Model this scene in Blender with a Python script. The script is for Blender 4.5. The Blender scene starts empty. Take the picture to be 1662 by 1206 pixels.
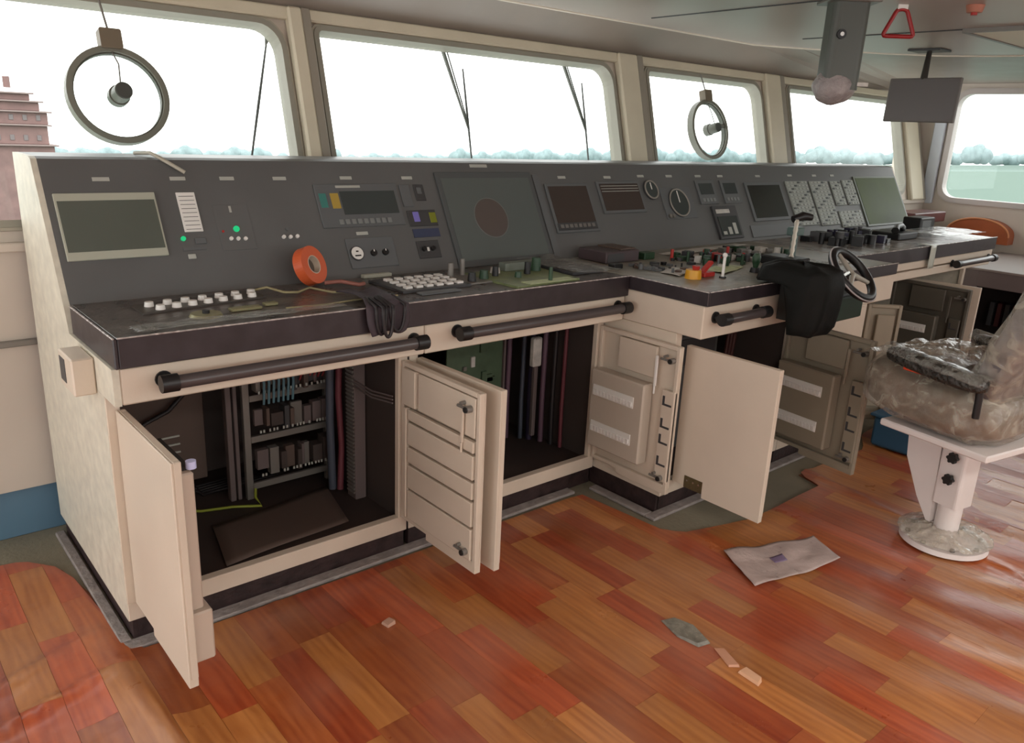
import bpy, math, random
import numpy as np
from mathutils import Vector, Matrix, noise
random.seed(7)
R = math.radians
sc = bpy.context.scene
COL = sc.collection

# ---------------------------------------------------------------- camera, world, lights, exposure
CAM_H = 1.45
def camera():
    yaw, pitch, roll = R(41.25), R(17.0), R(2.67)
    f = Vector((math.sin(yaw)*math.cos(pitch), math.cos(yaw)*math.cos(pitch), -math.sin(pitch)))
    r = Vector((math.cos(yaw), -math.sin(yaw), 0)); u = r.cross(f)
    r2 = r*math.cos(roll)+u*math.sin(roll); u2 = -r*math.sin(roll)+u*math.cos(roll)
    m = Matrix((r2, u2, -f)).transposed().to_4x4(); m.translation = (0, 0, CAM_H)
    cd = bpy.data.cameras.new('camera'); co = bpy.data.objects.new('camera', cd); COL.objects.link(co)
    co.matrix_world = m
    cd.sensor_width = 36; cd.lens = 36*1290/1662; cd.clip_start = 0.02; cd.clip_end = 6000
    sc.camera = co
camera()
w = bpy.data.worlds.new('world'); sc.world = w; w.use_nodes = True
bg = w.node_tree.nodes['Background']; bg.inputs[0].default_value = (1.0, 1.0, 0.985, 1); bg.inputs[1].default_value = 3.2
sc.view_settings.view_transform = 'Standard'; sc.view_settings.look = 'None'
sc.view_settings.exposure = 0.0; sc.view_settings.gamma = 1.0; sc.view_settings.use_curve_mapping = False
sc.cycles.use_denoising = True
sc.cycles.max_bounces = 8; sc.cycles.diffuse_bounces = 4; sc.cycles.transparent_max_bounces = 16
def area(name, loc, rot, sx, sy, power, col=(1, .95, .88)):
    l = bpy.data.lights.new(name, 'AREA'); l.shape = 'RECTANGLE'; l.size = sx; l.size_y = sy; l.energy = power; l.color = col
    o = bpy.data.objects.new(name, l); COL.objects.link(o); o.location = loc; o.rotation_euler = rot; return o
# unseen area lamps added as fill light behind the camera
area('unseen_fill_light', (0.6, -0.6, 1.93), (0, 0, 0), 1.2, .3, 20)
area('unseen_fill_light', (3.0, -0.8, 1.93), (0, 0, 0), 1.2, .3, 20)

# ---------------------------------------------------------------- materials
def srgb(c):
    return tuple(((v/255)/12.92 if v/255 <= .04045 else ((v/255+.055)/1.055)**2.4) for v in c)+(1,)
MATS = {}
def mat(name, col, rough=.5, metal=0.0, bump=0.0, bscale=40, var=0.0, vscale=6, spec=.5, emit=None, coat=0.0, stretch=None, obj_rand=0.0):
    if name in MATS: return MATS[name]
    m = bpy.data.materials.new(name); m.use_nodes = True; nt = m.node_tree; N = nt.nodes; L = nt.links
    b = N['Principled BSDF']; c = srgb(col)
    b.inputs['Base Color'].default_value = c; b.inputs['Roughness'].default_value = rough
    b.inputs['Metallic'].default_value = metal; b.inputs['Specular IOR Level'].default_value = spec
    b.inputs['Coat Weight'].default_value = coat; b.inputs['Coat Roughness'].default_value = .15
    tc = N.new('ShaderNodeTexCoord'); mp = N.new('ShaderNodeMapping'); L.new(tc.outputs['Object'], mp.inputs[0])
    if stretch: mp.inputs['Scale'].default_value = stretch
    if var > 0:
        n = N.new('ShaderNodeTexNoise'); n.inputs['Scale'].default_value = vscale; n.inputs['Detail'].default_value = 5
        L.new(mp.outputs[0], n.inputs['Vector'])
        mr = N.new('ShaderNodeMapRange'); mr.inputs[1].default_value = .3; mr.inputs[2].default_value = .7
        mr.inputs[3].default_value = 1-var; mr.inputs[4].default_value = 1+var
        L.new(n.outputs['Fac'], mr.inputs[0])
        mx = N.new('ShaderNodeMix'); mx.data_type = 'RGBA'; mx.blend_type = 'MULTIPLY'; mx.inputs[0].default_value = 1
        mx.inputs[6].default_value = c; L.new(mr.outputs[0], mx.inputs[7]); L.new(mx.outputs[2], b.inputs['Base Color'])
        mr2 = N.new('ShaderNodeMapRange'); mr2.inputs[3].default_value = max(.02, rough-.12); mr2.inputs[4].default_value = min(1, rough+.12)
        L.new(n.outputs['Fac'], mr2.inputs[0]); L.new(mr2.outputs[0], b.inputs['Roughness'])
    if bump > 0:
        n = N.new('ShaderNodeTexNoise'); n.inputs['Scale'].default_value = bscale; n.inputs['Detail'].default_value = 6
        L.new(mp.outputs[0], n.inputs['Vector'])
        bp = N.new('ShaderNodeBump'); bp.inputs['Strength'].default_value = bump; bp.inputs['Distance'].default_value = .01
        L.new(n.outputs['Fac'], bp.inputs['Height']); L.new(bp.outputs[0], b.inputs['Normal'])
    if emit:
        b.inputs['Emission Color'].default_value = srgb(emit[0]); b.inputs['Emission Strength'].default_value = emit[1]
    MATS[name] = m; return m

def film(name, tint, opac, rough=.15, bump=.6, bscale=14):
    """clear crinkled plastic film: transparent sheet with milky streaks and gloss"""
    if name in MATS: return MATS[name]
    m = bpy.data.materials.new(name); m.use_nodes = True; nt = m.node_tree; N = nt.nodes; L = nt.links
    N.remove(N['Principled BSDF']); out = N['Material Output']
    tr = N.new('ShaderNodeBsdfTransparent'); gl = N.new('ShaderNodeBsdfGlossy'); df = N.new('ShaderNodeBsdfDiffuse')
    df.inputs[0].default_value = srgb(tint); gl.inputs['Roughness'].default_value = rough
    tc = N.new('ShaderNodeTexCoord'); n = N.new('ShaderNodeTexNoise'); n.inputs['Scale'].default_value = bscale; n.inputs['Detail'].default_value = 8
    n.inputs['Distortion'].default_value = 1.2
    L.new(tc.outputs['Object'], n.inputs['Vector'])
    bp = N.new('ShaderNodeBump'); bp.inputs['Strength'].default_value = bump; bp.inputs['Distance'].default_value = .02
    L.new(n.outputs['Fac'], bp.inputs['Height']); L.new(bp.outputs[0], gl.inputs['Normal'])
    lw = N.new('ShaderNodeLayerWeight'); lw.inputs[0].default_value = .5; L.new(bp.outputs[0], lw.inputs['Normal'])
    pw = N.new('ShaderNodeMath'); pw.operation = 'POWER'; pw.inputs[1].default_value = 4; L.new(lw.outputs['Facing'], pw.inputs[0])
    fr = N.new('ShaderNodeMath'); fr.operation = 'MULTIPLY_ADD'; fr.inputs[1].default_value = .55; fr.inputs[2].default_value = .05; L.new(pw.outputs[0], fr.inputs[0])
    mr = N.new('ShaderNodeMapRange'); mr.inputs[1].default_value = .42; mr.inputs[2].default_value = .68; mr.inputs[3].default_value = opac*.35; mr.inputs[4].default_value = opac
    L.new(n.outputs['Fac'], mr.inputs[0])
    m1 = N.new('ShaderNodeMixShader'); L.new(mr.outputs[0], m1.inputs[0]); L.new(tr.outputs[0], m1.inputs[1]); L.new(df.outputs[0], m1.inputs[2])
    m2 = N.new('ShaderNodeMixShader'); L.new(fr.outputs[0], m2.inputs[0]); L.new(m1.outputs[0], m2.inputs[1]); L.new(gl.outputs[0], m2.inputs[2])
    L.new(m2.outputs[0], out.inputs[0]); MATS[name] = m; return m

def wood_mat(name, c1, c2, rough):
    """printed vinyl wood grain: per-plank tone from object random, grain along Y"""
    m = bpy.data.materials.new(name); m.use_nodes = True; nt = m.node_tree; N = nt.nodes; L = nt.links
    b = N['Principled BSDF']; tc = N.new('ShaderNodeTexCoord'); oi = N.new('ShaderNodeObjectInfo')
    mp = N.new('ShaderNodeMapping'); mp.inputs['Scale'].default_value = (1, .12, 1); L.new(tc.outputs['Object'], mp.inputs[0])
    cb = N.new('ShaderNodeCombineXYZ'); mu = N.new('ShaderNodeMath'); mu.operation = 'MULTIPLY'; mu.inputs[1].default_value = 40
    L.new(oi.outputs['Random'], mu.inputs[0]); L.new(mu.outputs[0], cb.inputs[2]); L.new(cb.outputs[0], mp.inputs['Location'])
    n = N.new('ShaderNodeTexNoise'); n.inputs['Scale'].default_value = 30; n.inputs['Detail'].default_value = 6; n.inputs['Distortion'].default_value = .8
    L.new(mp.outputs[0], n.inputs['Vector'])
    wv = N.new('ShaderNodeTexWave'); wv.wave_type = 'BANDS'; wv.bands_direction = 'X'; wv.inputs['Scale'].default_value = 12; wv.inputs['Distortion'].default_value = 9
    wv.inputs['Detail'].default_value = 3; L.new(mp.outputs[0], wv.inputs['Vector'])
    ad = N.new('ShaderNodeMath'); ad.operation = 'MULTIPLY_ADD'; ad.inputs[1].default_value = .16; L.new(wv.outputs['Fac'], ad.inputs[0]); L.new(n.outputs['Fac'], ad.inputs[2])
    mr = N.new('ShaderNodeMapRange'); mr.inputs[1].default_value = .3; mr.inputs[2].default_value = .8; L.new(ad.outputs[0], mr.inputs[0])
    cm = N.new('ShaderNodeMix'); cm.data_type = 'RGBA'; cm.inputs[6].default_value = srgb(c1); cm.inputs[7].default_value = srgb(c2)
    L.new(mr.outputs[0], cm.inputs[0])
    hs = N.new('ShaderNodeHueSaturation'); m2 = N.new('ShaderNodeMapRange'); m2.inputs[3].default_value = .8; m2.inputs[4].default_value = 1.2
    L.new(oi.outputs['Random'], m2.inputs[0]); L.new(m2.outputs[0], hs.inputs['Value']); L.new(cm.outputs[2], hs.inputs['Color'])
    # dusty scuffs
    n2 = N.new('ShaderNodeTexNoise'); n2.inputs['Scale'].default_value = 3.5; n2.inputs['Detail'].default_value = 8; L.new(tc.outputs['Object'], n2.inputs['Vector'])
    m3 = N.new('ShaderNodeMapRange'); m3.inputs[1].default_value = .45; m3.inputs[2].default_value = .8; m3.inputs[4].default_value = .30; L.new(n2.outputs['Fac'], m3.inputs[0])
    dm = N.new('ShaderNodeMix'); dm.data_type = 'RGBA'; dm.inputs[7].default_value = srgb((190, 150, 125)); L.new(m3.outputs[0], dm.inputs[0]); L.new(hs.outputs[0], dm.inputs[6])
    L.new(dm.outputs[2], b.inputs['Base Color'])
    m4 = N.new('ShaderNodeMapRange'); m4.inputs[3].default_value = rough-.1; m4.inputs[4].default_value = rough+.14; L.new(n2.outputs['Fac'], m4.inputs[0]); L.new(m4.outputs[0], b.inputs['Roughness'])
    n3 = N.new('ShaderNodeTexNoise'); n3.inputs['Scale'].default_value = 9; n3.inputs['Detail'].default_value = 3; L.new(tc.outputs['Object'], n3.inputs['Vector'])
    bp = N.new('ShaderNodeBump'); bp.inputs['Strength'].default_value = .35; bp.inputs['Distance'].default_value = .012; L.new(n3.outputs['Fac'], bp.inputs['Height']); L.new(bp.outputs[0], b.inputs['Normal'])
    b.inputs['Specular IOR Level'].default_value = .6
    b.inputs['Coat Weight'].default_value = .6; b.inputs['Coat Roughness'].default_value = .42
    return m

PAINT = mat('cream_paint', (214, 200, 182), .42, bump=.05, bscale=90, var=.05, vscale=5)
PAINTD = mat('cream_door_paint', (212, 198, 180), .45, bump=.05, bscale=90, var=.04, vscale=4)
MOTTLE = mat('mottled_lit_paint', (212, 207, 190), .45, bump=.15, bscale=30, var=.12, vscale=22)  # same cream paint; its tint carries the light on the console's end
WALLP = mat('wall_paint', (200, 190, 178), .5, var=.05, vscale=2)
PILLAR = mat('pillar_paint', (214, 205, 182), .45, var=.04)
WFRAME = mat('window_frame_grey', (148, 145, 132), .5, var=.06)
CEILP = mat('ceiling_panel_paint', (184, 176, 168), .36)
SOFFIT = mat('soffit_paint', (150, 140, 130), .4, var=.05)
TRIMW = mat('light_trim', (235, 228, 212), .4)
BLUE = mat('blue_dado_paint', (92, 124, 146), .45, var=.06)
DECK = mat('grey_green_deck', (128, 122, 104), .75, bump=.3, bscale=60, var=.12, vscale=5)
FASCIA = mat('dark_purple_edge', (46, 39, 43), .42, var=.3, vscale=18, coat=.1)
TOPM = mat('dark_worktop', (92, 86, 82), .3, var=.35, vscale=14, bump=.35, bscale=25)
PANEL = mat('veiled_dark_panel', (97, 98, 97), .42, var=.06, vscale=4)  # dark panel; grey lifted to paint veiling glare into the colour
TOE = mat('dark_toe_kick', (48, 34, 34), .5, var=.45, vscale=30, bump=.3, bscale=50)
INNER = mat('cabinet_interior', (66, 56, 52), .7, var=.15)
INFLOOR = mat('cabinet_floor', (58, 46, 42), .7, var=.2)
BLACK = mat('black_plastic', (26, 26, 27), .4)
DGREY = mat('dark_grey_plastic', (66, 66, 67), .45)
RAILM = mat('dark_handrail', (74, 68, 68), .35, coat=.3)
GREYM = mat('grey_metal', (130, 126, 120), .4, metal=.3)
STEEL = mat('bright_steel', (205, 203, 198), .25, metal=.9)
WHITE = mat('white_plastic', (236, 234, 228), .4)
SILVER = mat('silver_bezel', (178, 180, 164), .4)
SCREEN = mat('screen_grey', (92, 98, 90), .22, var=.05, vscale=3)
SCRD = mat('screen_dark', (66, 73, 72), .12)
SCRG = mat('screen_green', (84, 98, 58), .5, var=.25, vscale=2, spec=.15)
LABEL = mat('label_plate', (178, 180, 172), .5)
MODG = mat('module_grey', (98, 101, 102), .45)
BEIGE = mat('grey_beige_panel', (150, 155, 148), .5, var=.12, vscale=50)
GREENL = mat('green_lamp', (20, 170, 110), .4, emit=((40, 220, 140), .5))
REDM = mat('red_plastic', (176, 48, 42), .4)
ORANGE = mat('orange_tape', (214, 96, 52), .4)
YELLOW = mat('yellow_plastic', (222, 160, 40), .4)
TAPEC = mat('tape_core', (96, 86, 78), .7)
WHITEP = mat('white_chair_paint', (228, 220, 216), .35, var=.03)
SEAT = mat('olive_brown_fabric', (92, 68, 50), .6, bump=.4, bscale=35, var=.3, vscale=7)
ARM = mat('dark_armrest_vinyl', (42, 39, 34), .28, bump=1.0, bscale=70, var=.7, vscale=60)  # strong mottle paints the plastic wrap's sparkles into the colour
BACKM = mat('grey_back_fabric', (96, 90, 92), .5, bump=.4, bscale=30, var=.3, vscale=9)
RUBBER = mat('black_rubber', (24, 23, 22), .6)
PCB = mat('green_circuit_board', (74, 92, 70), .5, var=.15, vscale=20)
CABLEB = mat('dark_cable', (34, 30, 32), .5)
CABLER = mat('red_cable', (150, 60, 60), .5)
CABLET = mat('teal_cable', (92, 128, 140), .5)
CABLEG = mat('green_yellow_cable', (140, 150, 50), .5)
DUCT = mat('grey_cable_duct', (104, 92, 90), .6)
CARD = mat('brown_sheet', (92, 76, 68), .7)
ORBR = mat('orange_brown_shell', (172, 88, 48), .4, var=.15)
BROWN = mat('brown_plate', (84, 70, 44), .5, var=.3, vscale=40)
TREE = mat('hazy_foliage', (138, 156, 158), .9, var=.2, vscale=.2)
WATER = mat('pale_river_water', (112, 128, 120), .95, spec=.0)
SHIPR = mat('hazed_red_paint', (132, 104, 100), .7, var=.15, vscale=1)  # red greyed so the distance haze sits in the colour
HANGG = mat('grey_green_enamel', (84, 88, 82), .45, var=.05)
BUBBLE = mat('bubble_wrap_grey', (158, 150, 148), .35, bump=.9, bscale=70, var=.2, vscale=30)
MONB = mat('monitor_back_grey', (104, 98, 94), .45, var=.06)
CLOTH = mat('black_green_cover', (12, 13, 10), .7, bump=.5, bscale=12, var=.2, vscale=8, spec=.25)
GREENP = mat('dark_green_plastic', (42, 72, 48), .4, var=.3, vscale=30)
LGREEN = mat('pale_green_paper', (186, 196, 150), .5, var=.2, vscale=30)
PAPER = mat('pale_grey_paper', (196, 192, 184), .5, var=.2, vscale=25)
FILM = film('clear_film', (200, 200, 190), .2)
FILMS = film('seat_film', (214, 206, 188), .5, rough=.12, bump=1.0, bscale=17)
BAGF = film('clear_bag_film', (205, 195, 190), .8, rough=.2, bump=.5, bscale=30)
WOODA = wood_mat('wood_print_red', (148, 58, 30), (182, 88, 48), .29)
WOODB = wood_mat('wood_print_tan', (160, 92, 42), (196, 128, 68), .29)
WOODC = wood_mat('wood_print_brown', (146, 66, 30), (180, 100, 52), .29)
VBACK = mat('vinyl_backing', (116, 66, 40), .7)
def glass_mat():
    m = bpy.data.materials.new('window_glass'); m.use_nodes = True; N = m.node_tree.nodes; L = m.node_tree.links
    N.remove(N['Principled BSDF']); tr = N.new('ShaderNodeBsdfTransparent'); tr.inputs[0].default_value = (.97, .985, .98, 1)
    gl = N.new('ShaderNodeBsdfGlossy'); gl.inputs['Roughness'].default_value = .02
    lw = N.new('ShaderNodeLayerWeight'); lw.inputs[0].default_value = .5; pw = N.new('ShaderNodeMath'); pw.operation = 'POWER'; pw.inputs[1].default_value = 5; L.new(lw.outputs['Facing'], pw.inputs[0])
    fr = N.new('ShaderNodeMath'); fr.operation = 'MULTIPLY_ADD'; fr.inputs[1].default_value = .5; fr.inputs[2].default_value = .02; L.new(pw.outputs[0], fr.inputs[0]); mx = N.new('ShaderNodeMixShader')
    L.new(fr.outputs[0], mx.inputs[0]); L.new(tr.outputs[0], mx.inputs[1]); L.new(gl.outputs[0], mx.inputs[2]); L.new(mx.outputs[0], N['Material Output'].inputs[0])
    return m
GLASS = glass_mat()

# ---------------------------------------------------------------- mesh helpers
ORG = {}
class MB:
    def __init__(s): s.v = []; s.f = []; s.sm = []
    def add(s, vs, fs, M=None, smooth=False):
        o = len(s.v)
        if M is not None:
            vs = [M @ Vector(p) for p in vs]
            if M.to_3x3().determinant() < 0: fs = [tuple(reversed(f)) for f in fs]
        s.v += [tuple(p) for p in vs]; s.f += [tuple(i+o for i in f) for f in fs]; s.sm += [smooth]*len(fs); return s
    def box(s, x0, x1, y0, y1, z0, z1, b=0, M=None):
        x0, x1 = sorted((x0, x1)); y0, y1 = sorted((y0, y1)); z0, z1 = sorted((z0, z1))
        if b <= 0 or b*2.1 > min(x1-x0, y1-y0, z1-z0):
            vs = [(x, y, z) for x in (x0, x1) for y in (y0, y1) for z in (z0, z1)]
            return s.add(vs, [(0, 1, 3, 2), (4, 6, 7, 5), (0, 4, 5, 1), (2, 3, 7, 6), (0, 2, 6, 4), (1, 5, 7, 3)], M)
        X = (x0, x1); Y = (y0, y1); Z = (z0, z1); vs = []; idx = {}
        for i in (0, 1):
            for j in (0, 1):
                for k in (0, 1):
                    c = (X[i], Y[j], Z[k]); d = (b if i == 0 else -b, b if j == 0 else -b, b if k == 0 else -b)
                    for a in range(3):
                        idx[i, j, k, a] = len(vs); vs.append(tuple(c[t] if t == a else c[t]+d[t] for t in range(3)))
        cen = Vector(((x0+x1)/2, (y0+y1)/2, (z0+z1)/2)); fs = []
        def q(*ids):
            p = [Vector(vs[i]) for i in ids]; n = (p[1]-p[0]).cross(p[2]-p[0]); m = sum(p, Vector())/len(p)-cen
            fs.append(tuple(ids) if n.dot(m) > 0 else tuple(reversed(ids)))
        r = (0, 1)
        for i in r:
            q(idx[i, 0, 0, 0], idx[i, 1, 0, 0], idx[i, 1, 1, 0], idx[i, 0, 1, 0])
            q(idx[0, i, 0, 1], idx[1, i, 0, 1], idx[1, i, 1, 1], idx[0, i, 1, 1])
            q(idx[0, 0, i, 2], idx[1, 0, i, 2], idx[1, 1, i, 2], idx[0, 1, i, 2])
        for i in r:
            for j in r:
                q(idx[i, j, 0, 0], idx[i, j, 1, 0], idx[i, j, 1, 1], idx[i, j, 0, 1])
                q(idx[i, 0, j, 0], idx[i, 1, j, 0], idx[i, 1, j, 2], idx[i, 0, j, 2])
                q(idx[0, i, j, 1], idx[1, i, j, 1], idx[1, i, j, 2], idx[0, i, j, 2])
                for k in r: q(idx[i, j, k, 0], idx[i, j, k, 1], idx[i, j, k, 2])
        return s.add(vs, fs, M)
    def tube(s, pts, r, n=10, M=None, closed=False, caps=True):
        P = [Vector(p) for p in pts]; m = len(P); rs = r if isinstance(r, (list, tuple)) else [r]*m
        T = []
        for i in range(m):
            a = P[(i-1) % m] if (closed or i > 0) else P[i]; b = P[(i+1) % m] if (closed or i < m-1) else P[i]
            T.append((b-a).normalized())
        up = Vector((0, 0, 1)) if abs(T[0].z) < .9 else Vector((1, 0, 0)); u = (up-T[0]*up.dot(T[0])).normalized(); vs = []
        for i in range(m):
            u = (u-T[i]*u.dot(T[i])).normalized(); w_ = T[i].cross(u)
            for k in range(n):
                a = 2*math.pi*k/n; vs.append(P[i]+(u*math.cos(a)+w_*math.sin(a))*rs[i])
        fs = []
        for i in range(m if closed else m-1):
            for k in range(n):
                a = i*n+k; b = i*n+(k+1) % n; c = ((i+1) % m)*n+(k+1) % n; d = ((i+1) % m)*n+k; fs.append((a, b, c, d))
        s.add(vs, fs, M, True)
        if caps and not closed:
            s.add([vs[k] for k in range(n)], [tuple(reversed(range(n)))], M); s.add([vs[(m-1)*n+k] for k in range(n)], [tuple(range(n))], M)
        return s
    def cyl(s, p0, p1, r, n=20, r1=None, M=None): return s.tube([p0, p1], [r, r if r1 is None else r1], n, M)
    def ring(s, c, ax, R_, r, n=40, k=10, M=None, squash=None):
        ax = Vector(ax).normalized(); up = Vector((0, 0, 1)) if abs(ax.z) < .9 else Vector((1, 0, 0)); u = up.cross(ax).normalized(); w_ = ax.cross(u)
        return s.tube([Vector(c)+(u*math.cos(2*math.pi*i/n)+w_*math.sin(2*math.pi*i/n))*R_ for i in range(n)], r, k, M, closed=True)
    def prism(s, poly, z0, z1, M=None):
        n = len(poly); A = sum(poly[i][0]*poly[(i+1) % n][1]-poly[(i+1) % n][0]*poly[i][1] for i in range(n))
        if A < 0: poly = list(reversed(poly))
        vs = [(x, y, z0) for x, y in poly]+[(x, y, z1) for x, y in poly]
        fs = [tuple(reversed(range(n))), tuple(range(n, 2*n))]+[(i, (i+1) % n, n+(i+1) % n, n+i) for i in range(n)]
        return s.add(vs, fs, M)
    def ellipsoid(s, c, r, nu=20, nv=12, M=None, e=1.0, disp=0, ds=8):
        vs = []; c = Vector(c)
        sg = lambda t, p: math.copysign(abs(t)**p, t)
        for j in range(nv+1):
            ph = -math.pi/2+math.pi*j/nv
            for i in range(nu):
                th = 2*math.pi*i/nu
                p = Vector((sg(math.cos(ph), e)*sg(math.cos(th), e)*r[0], sg(math.cos(ph), e)*sg(math.sin(th), e)*r[1], sg(math.sin(ph), e)*r[2]))
                if disp: p *= 1+disp*noise.noise((p+c)*ds)
                vs.append(c+p)
        fs = [(j*nu+i, j*nu+(i+1) % nu, (j+1)*nu+(i+1) % nu, (j+1)*nu+i) for j in range(nv) for i in range(nu)]
        return s.add(vs, fs, M, True)
    def sheet(s, fn, nu, nv, t=.0015, smooth=True):
        """fn(u,v)->point; closed thin sheet"""
        g = [[Vector(fn(i/nu, j/nv)) for j in range(nv+1)] for i in range(nu+1)]; top = []; bot = []
        for i in range(nu+1):
            for j in range(nv+1):
                a = g[min(i+1, nu)][j]-g[max(i-1, 0)][j]; b = g[i][min(j+1, nv)]-g[i][max(j-1, 0)]; n = a.cross(b)
                n = n.normalized() if n.length > 1e-12 else Vector((0, 0, 1)); top.append(g[i][j]+n*t/2); bot.append(g[i][j]-n*t/2)
        W = nv+1; o = len(top); fs = []
        for i in range(nu):
            for j in range(nv):
                a = i*W+j; fs.append((a, a+W, a+W+1, a+1)); fs.append((o+a, o+a+1, o+a+W+1, o+a+W))
        for i in range(nu):
            a = i*W; fs.append((a, o+a, o+a+W, a+W)); a = i*W+nv; fs.append((a, a+W, o+a+W, o+a))
        for j in range(nv):
            a = j; fs.append((a, a+1, o+a+1, o+a)); a = nu*W+j; fs.append((a, o+a, o+a+1, a+1))
        return s.add(top+bot, fs, None, smooth)
    def build(s, name, m, parent=None, kind=None, label=None, cat=None, group=None, loc=None):
        me = bpy.data.meshes.new(name)
        if parent is not None: base = ORG[parent.name]
        elif loc is not None: base = Vector(loc)
        else:
            xs = np.array(s.v); base = Vector(((xs[:, 0].min()+xs[:, 0].max())/2, (xs[:, 1].min()+xs[:, 1].max())/2, xs[:, 2].min()))
        me.from_pydata([tuple(Vector(p)-base) for p in s.v], [], s.f); me.materials.append(m)
        me.polygons.foreach_set('use_smooth', s.sm); me.update()
        o = bpy.data.objects.new(name, me); COL.objects.link(o)
        if parent is not None: o.parent = parent; ORG[o.name] = base
        else: o.location = base; ORG[o.name] = base
        props(o, label, cat, group, kind); return o
def props(o, label=None, cat=None, group=None, kind=None):
    if label: o['label'] = label
    if cat: o['category'] = cat
    if group: o['group'] = group
    if kind: o['kind'] = kind
    return o
def thing(name, label, cat, loc, group=None, kind=None):
    o = bpy.data.objects.new(name, None); COL.objects.link(o); o.location = loc; o.empty_display_size = .1; ORG[o.name] = Vector(loc)
    return props(o, label, cat, group, kind)
def copy_thing(o, delta, label=None):
    def rec(a, par):
        c = a.copy(); COL.objects.link(c)
        if par is not None: c.parent = par
        for ch in [x for x in bpy.data.objects if x.parent == a]: rec(ch, c)
        return c
    c = rec(o, None); c.location = Vector(o.location)+Vector(delta); ORG[c.name] = Vector(c.location)
    if label: c['label'] = label
    return c
def frame(o, x, y, z):   # matrix from origin and axes
    return Matrix((Vector(x), Vector(y), Vector(z))).transposed().to_4x4() if o is None else Matrix.Translation(Vector(o)) @ Matrix((Vector(x), Vector(y), Vector(z))).transposed().to_4x4()

# ================================================================= SETTING
RK = .27; WY = 3.05                       # raked front wall: y = WY + RK*(z-1.3)
RN = math.sqrt(1+RK*RK)
WM = frame((0, WY-RK*1.3, 0), (1, 0, 0), (0, RK/RN*RN, RN/RN*1.0), (0, -1/RN, RK/RN))   # local (x, z, out into room)
def rrect(x0, x1, z0, z1, r, n=6, rl=None):
    pts = []; q_ = r; l_ = r if rl is None else rl
    for cx, cz, a0, r in ((x1-q_, z1-q_, 0, q_), (x0+l_, z1-l_, 90, l_), (x0+l_, z0+l_, 180, l_), (x1-q_, z0+q_, 270, q_)):
        for i in range(n+1):
            a = R(a0+90*i/n); pts.append((cx+r*math.cos(a), cz+r*math.sin(a)))
    return pts
def ring_wall(mb, outer, hole, z0, z1, M):
    """slab between rectangle outer=(x0,x1,y0,y1) and hole polygon"""
    x0, x1, y0, y1 = outer; cx = (min(p[0] for p in hole)+max(p[0] for p in hole))/2; cy = (min(p[1] for p in hole)+max(p[1] for p in hole))/2
    hx = [p[0] for p in hole]; hy = [p[1] for p in hole]; n = len(hole); q = n//4; out = []
    for i, (x, y) in enumerate(hole):      # corner-sector mapping
        c = i//q; k = i % q; t = k/(q-1)
        corner = [(x1, y1), (x0, y1), (x0, y0), (x1, y0)][c]
        if c == 0: p = (x1, y+(y1-y)*min(1, t*2)) if t <= .5 else (x+(x1-x)*min(1, (1-t)*2), y1)
        elif c == 1: p = (x+(x0-x)*min(1, t*2), y1) if t <= .5 else (x0, y+(y1-y)*min(1, (1-t)*2))
        elif c == 2: p = (x0, y+(y0-y)*min(1, t*2)) if t <= .5 else (x+(x0-x)*min(1, (1-t)*2), y0)
        else: p = (x+(x1-x)*min(1, t*2), y0) if t <= .5 else (x1, y+(y0-y)*min(1, (1-t)*2))
        out.append(p)
    vs = [(a, b, z1) for a, b in hole]+[(a, b, z1) for a, b in out]+[(a, b, z0) for a, b in hole]+[(a, b, z0) for a, b in out]; fs = []
    for i in range(n):
        j = (i+1) % n
        fs += [(i, n+i, n+j, j), (2*n+i, 2*n+j, 3*n+j, 3*n+i), (i, j, 2*n+j, 2*n+i), (n+i, 3*n+i, 3*n+j, n+j)]
    mb.add(vs, fs, M)

# floor (bare deck)
MB().box(-2.2, 7.4, -2.6, 3.2, -.08, -.004).build('floor', DECK, kind='structure')
# front wall with raked window band, lower upright part, header
FW = MB()
WINS = [(-.75, 1.49), (1.64, 3.40), (3.69, 4.83), (5.17, 6.84)]
cells = [-2.1, 1.565, 3.545, 5.0, 7.26]
for (a, b), c0, c1 in zip(WINS, cells[:-1], cells[1:]):
    ring_wall(FW, (c0, c1, 1.02, 1.885), rrect(a, b, 1.085, 1.80, .10, rl=.03), -.05, 0, WM)
FW.box(-2.1, 7.26, 2.975, 3.06, .18, 1.02)            # upright wall below sill
FW.box(-2.1, 7.26, 2.95, 3.06, 1.0, 1.03, .004)       # sill ledge
fw = FW.build('wall_front', WALLP, kind='structure')
MB().box(-2.1, 7.26, 3.0, 3.10, -.004, .18, .003).build('baseboard_front', BLUE, kind='structure')
MB().box(-2.1, 7.26, 2.955, 2.976, .69, .71, .003).build('trim_1', GREYM, kind='structure')
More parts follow.
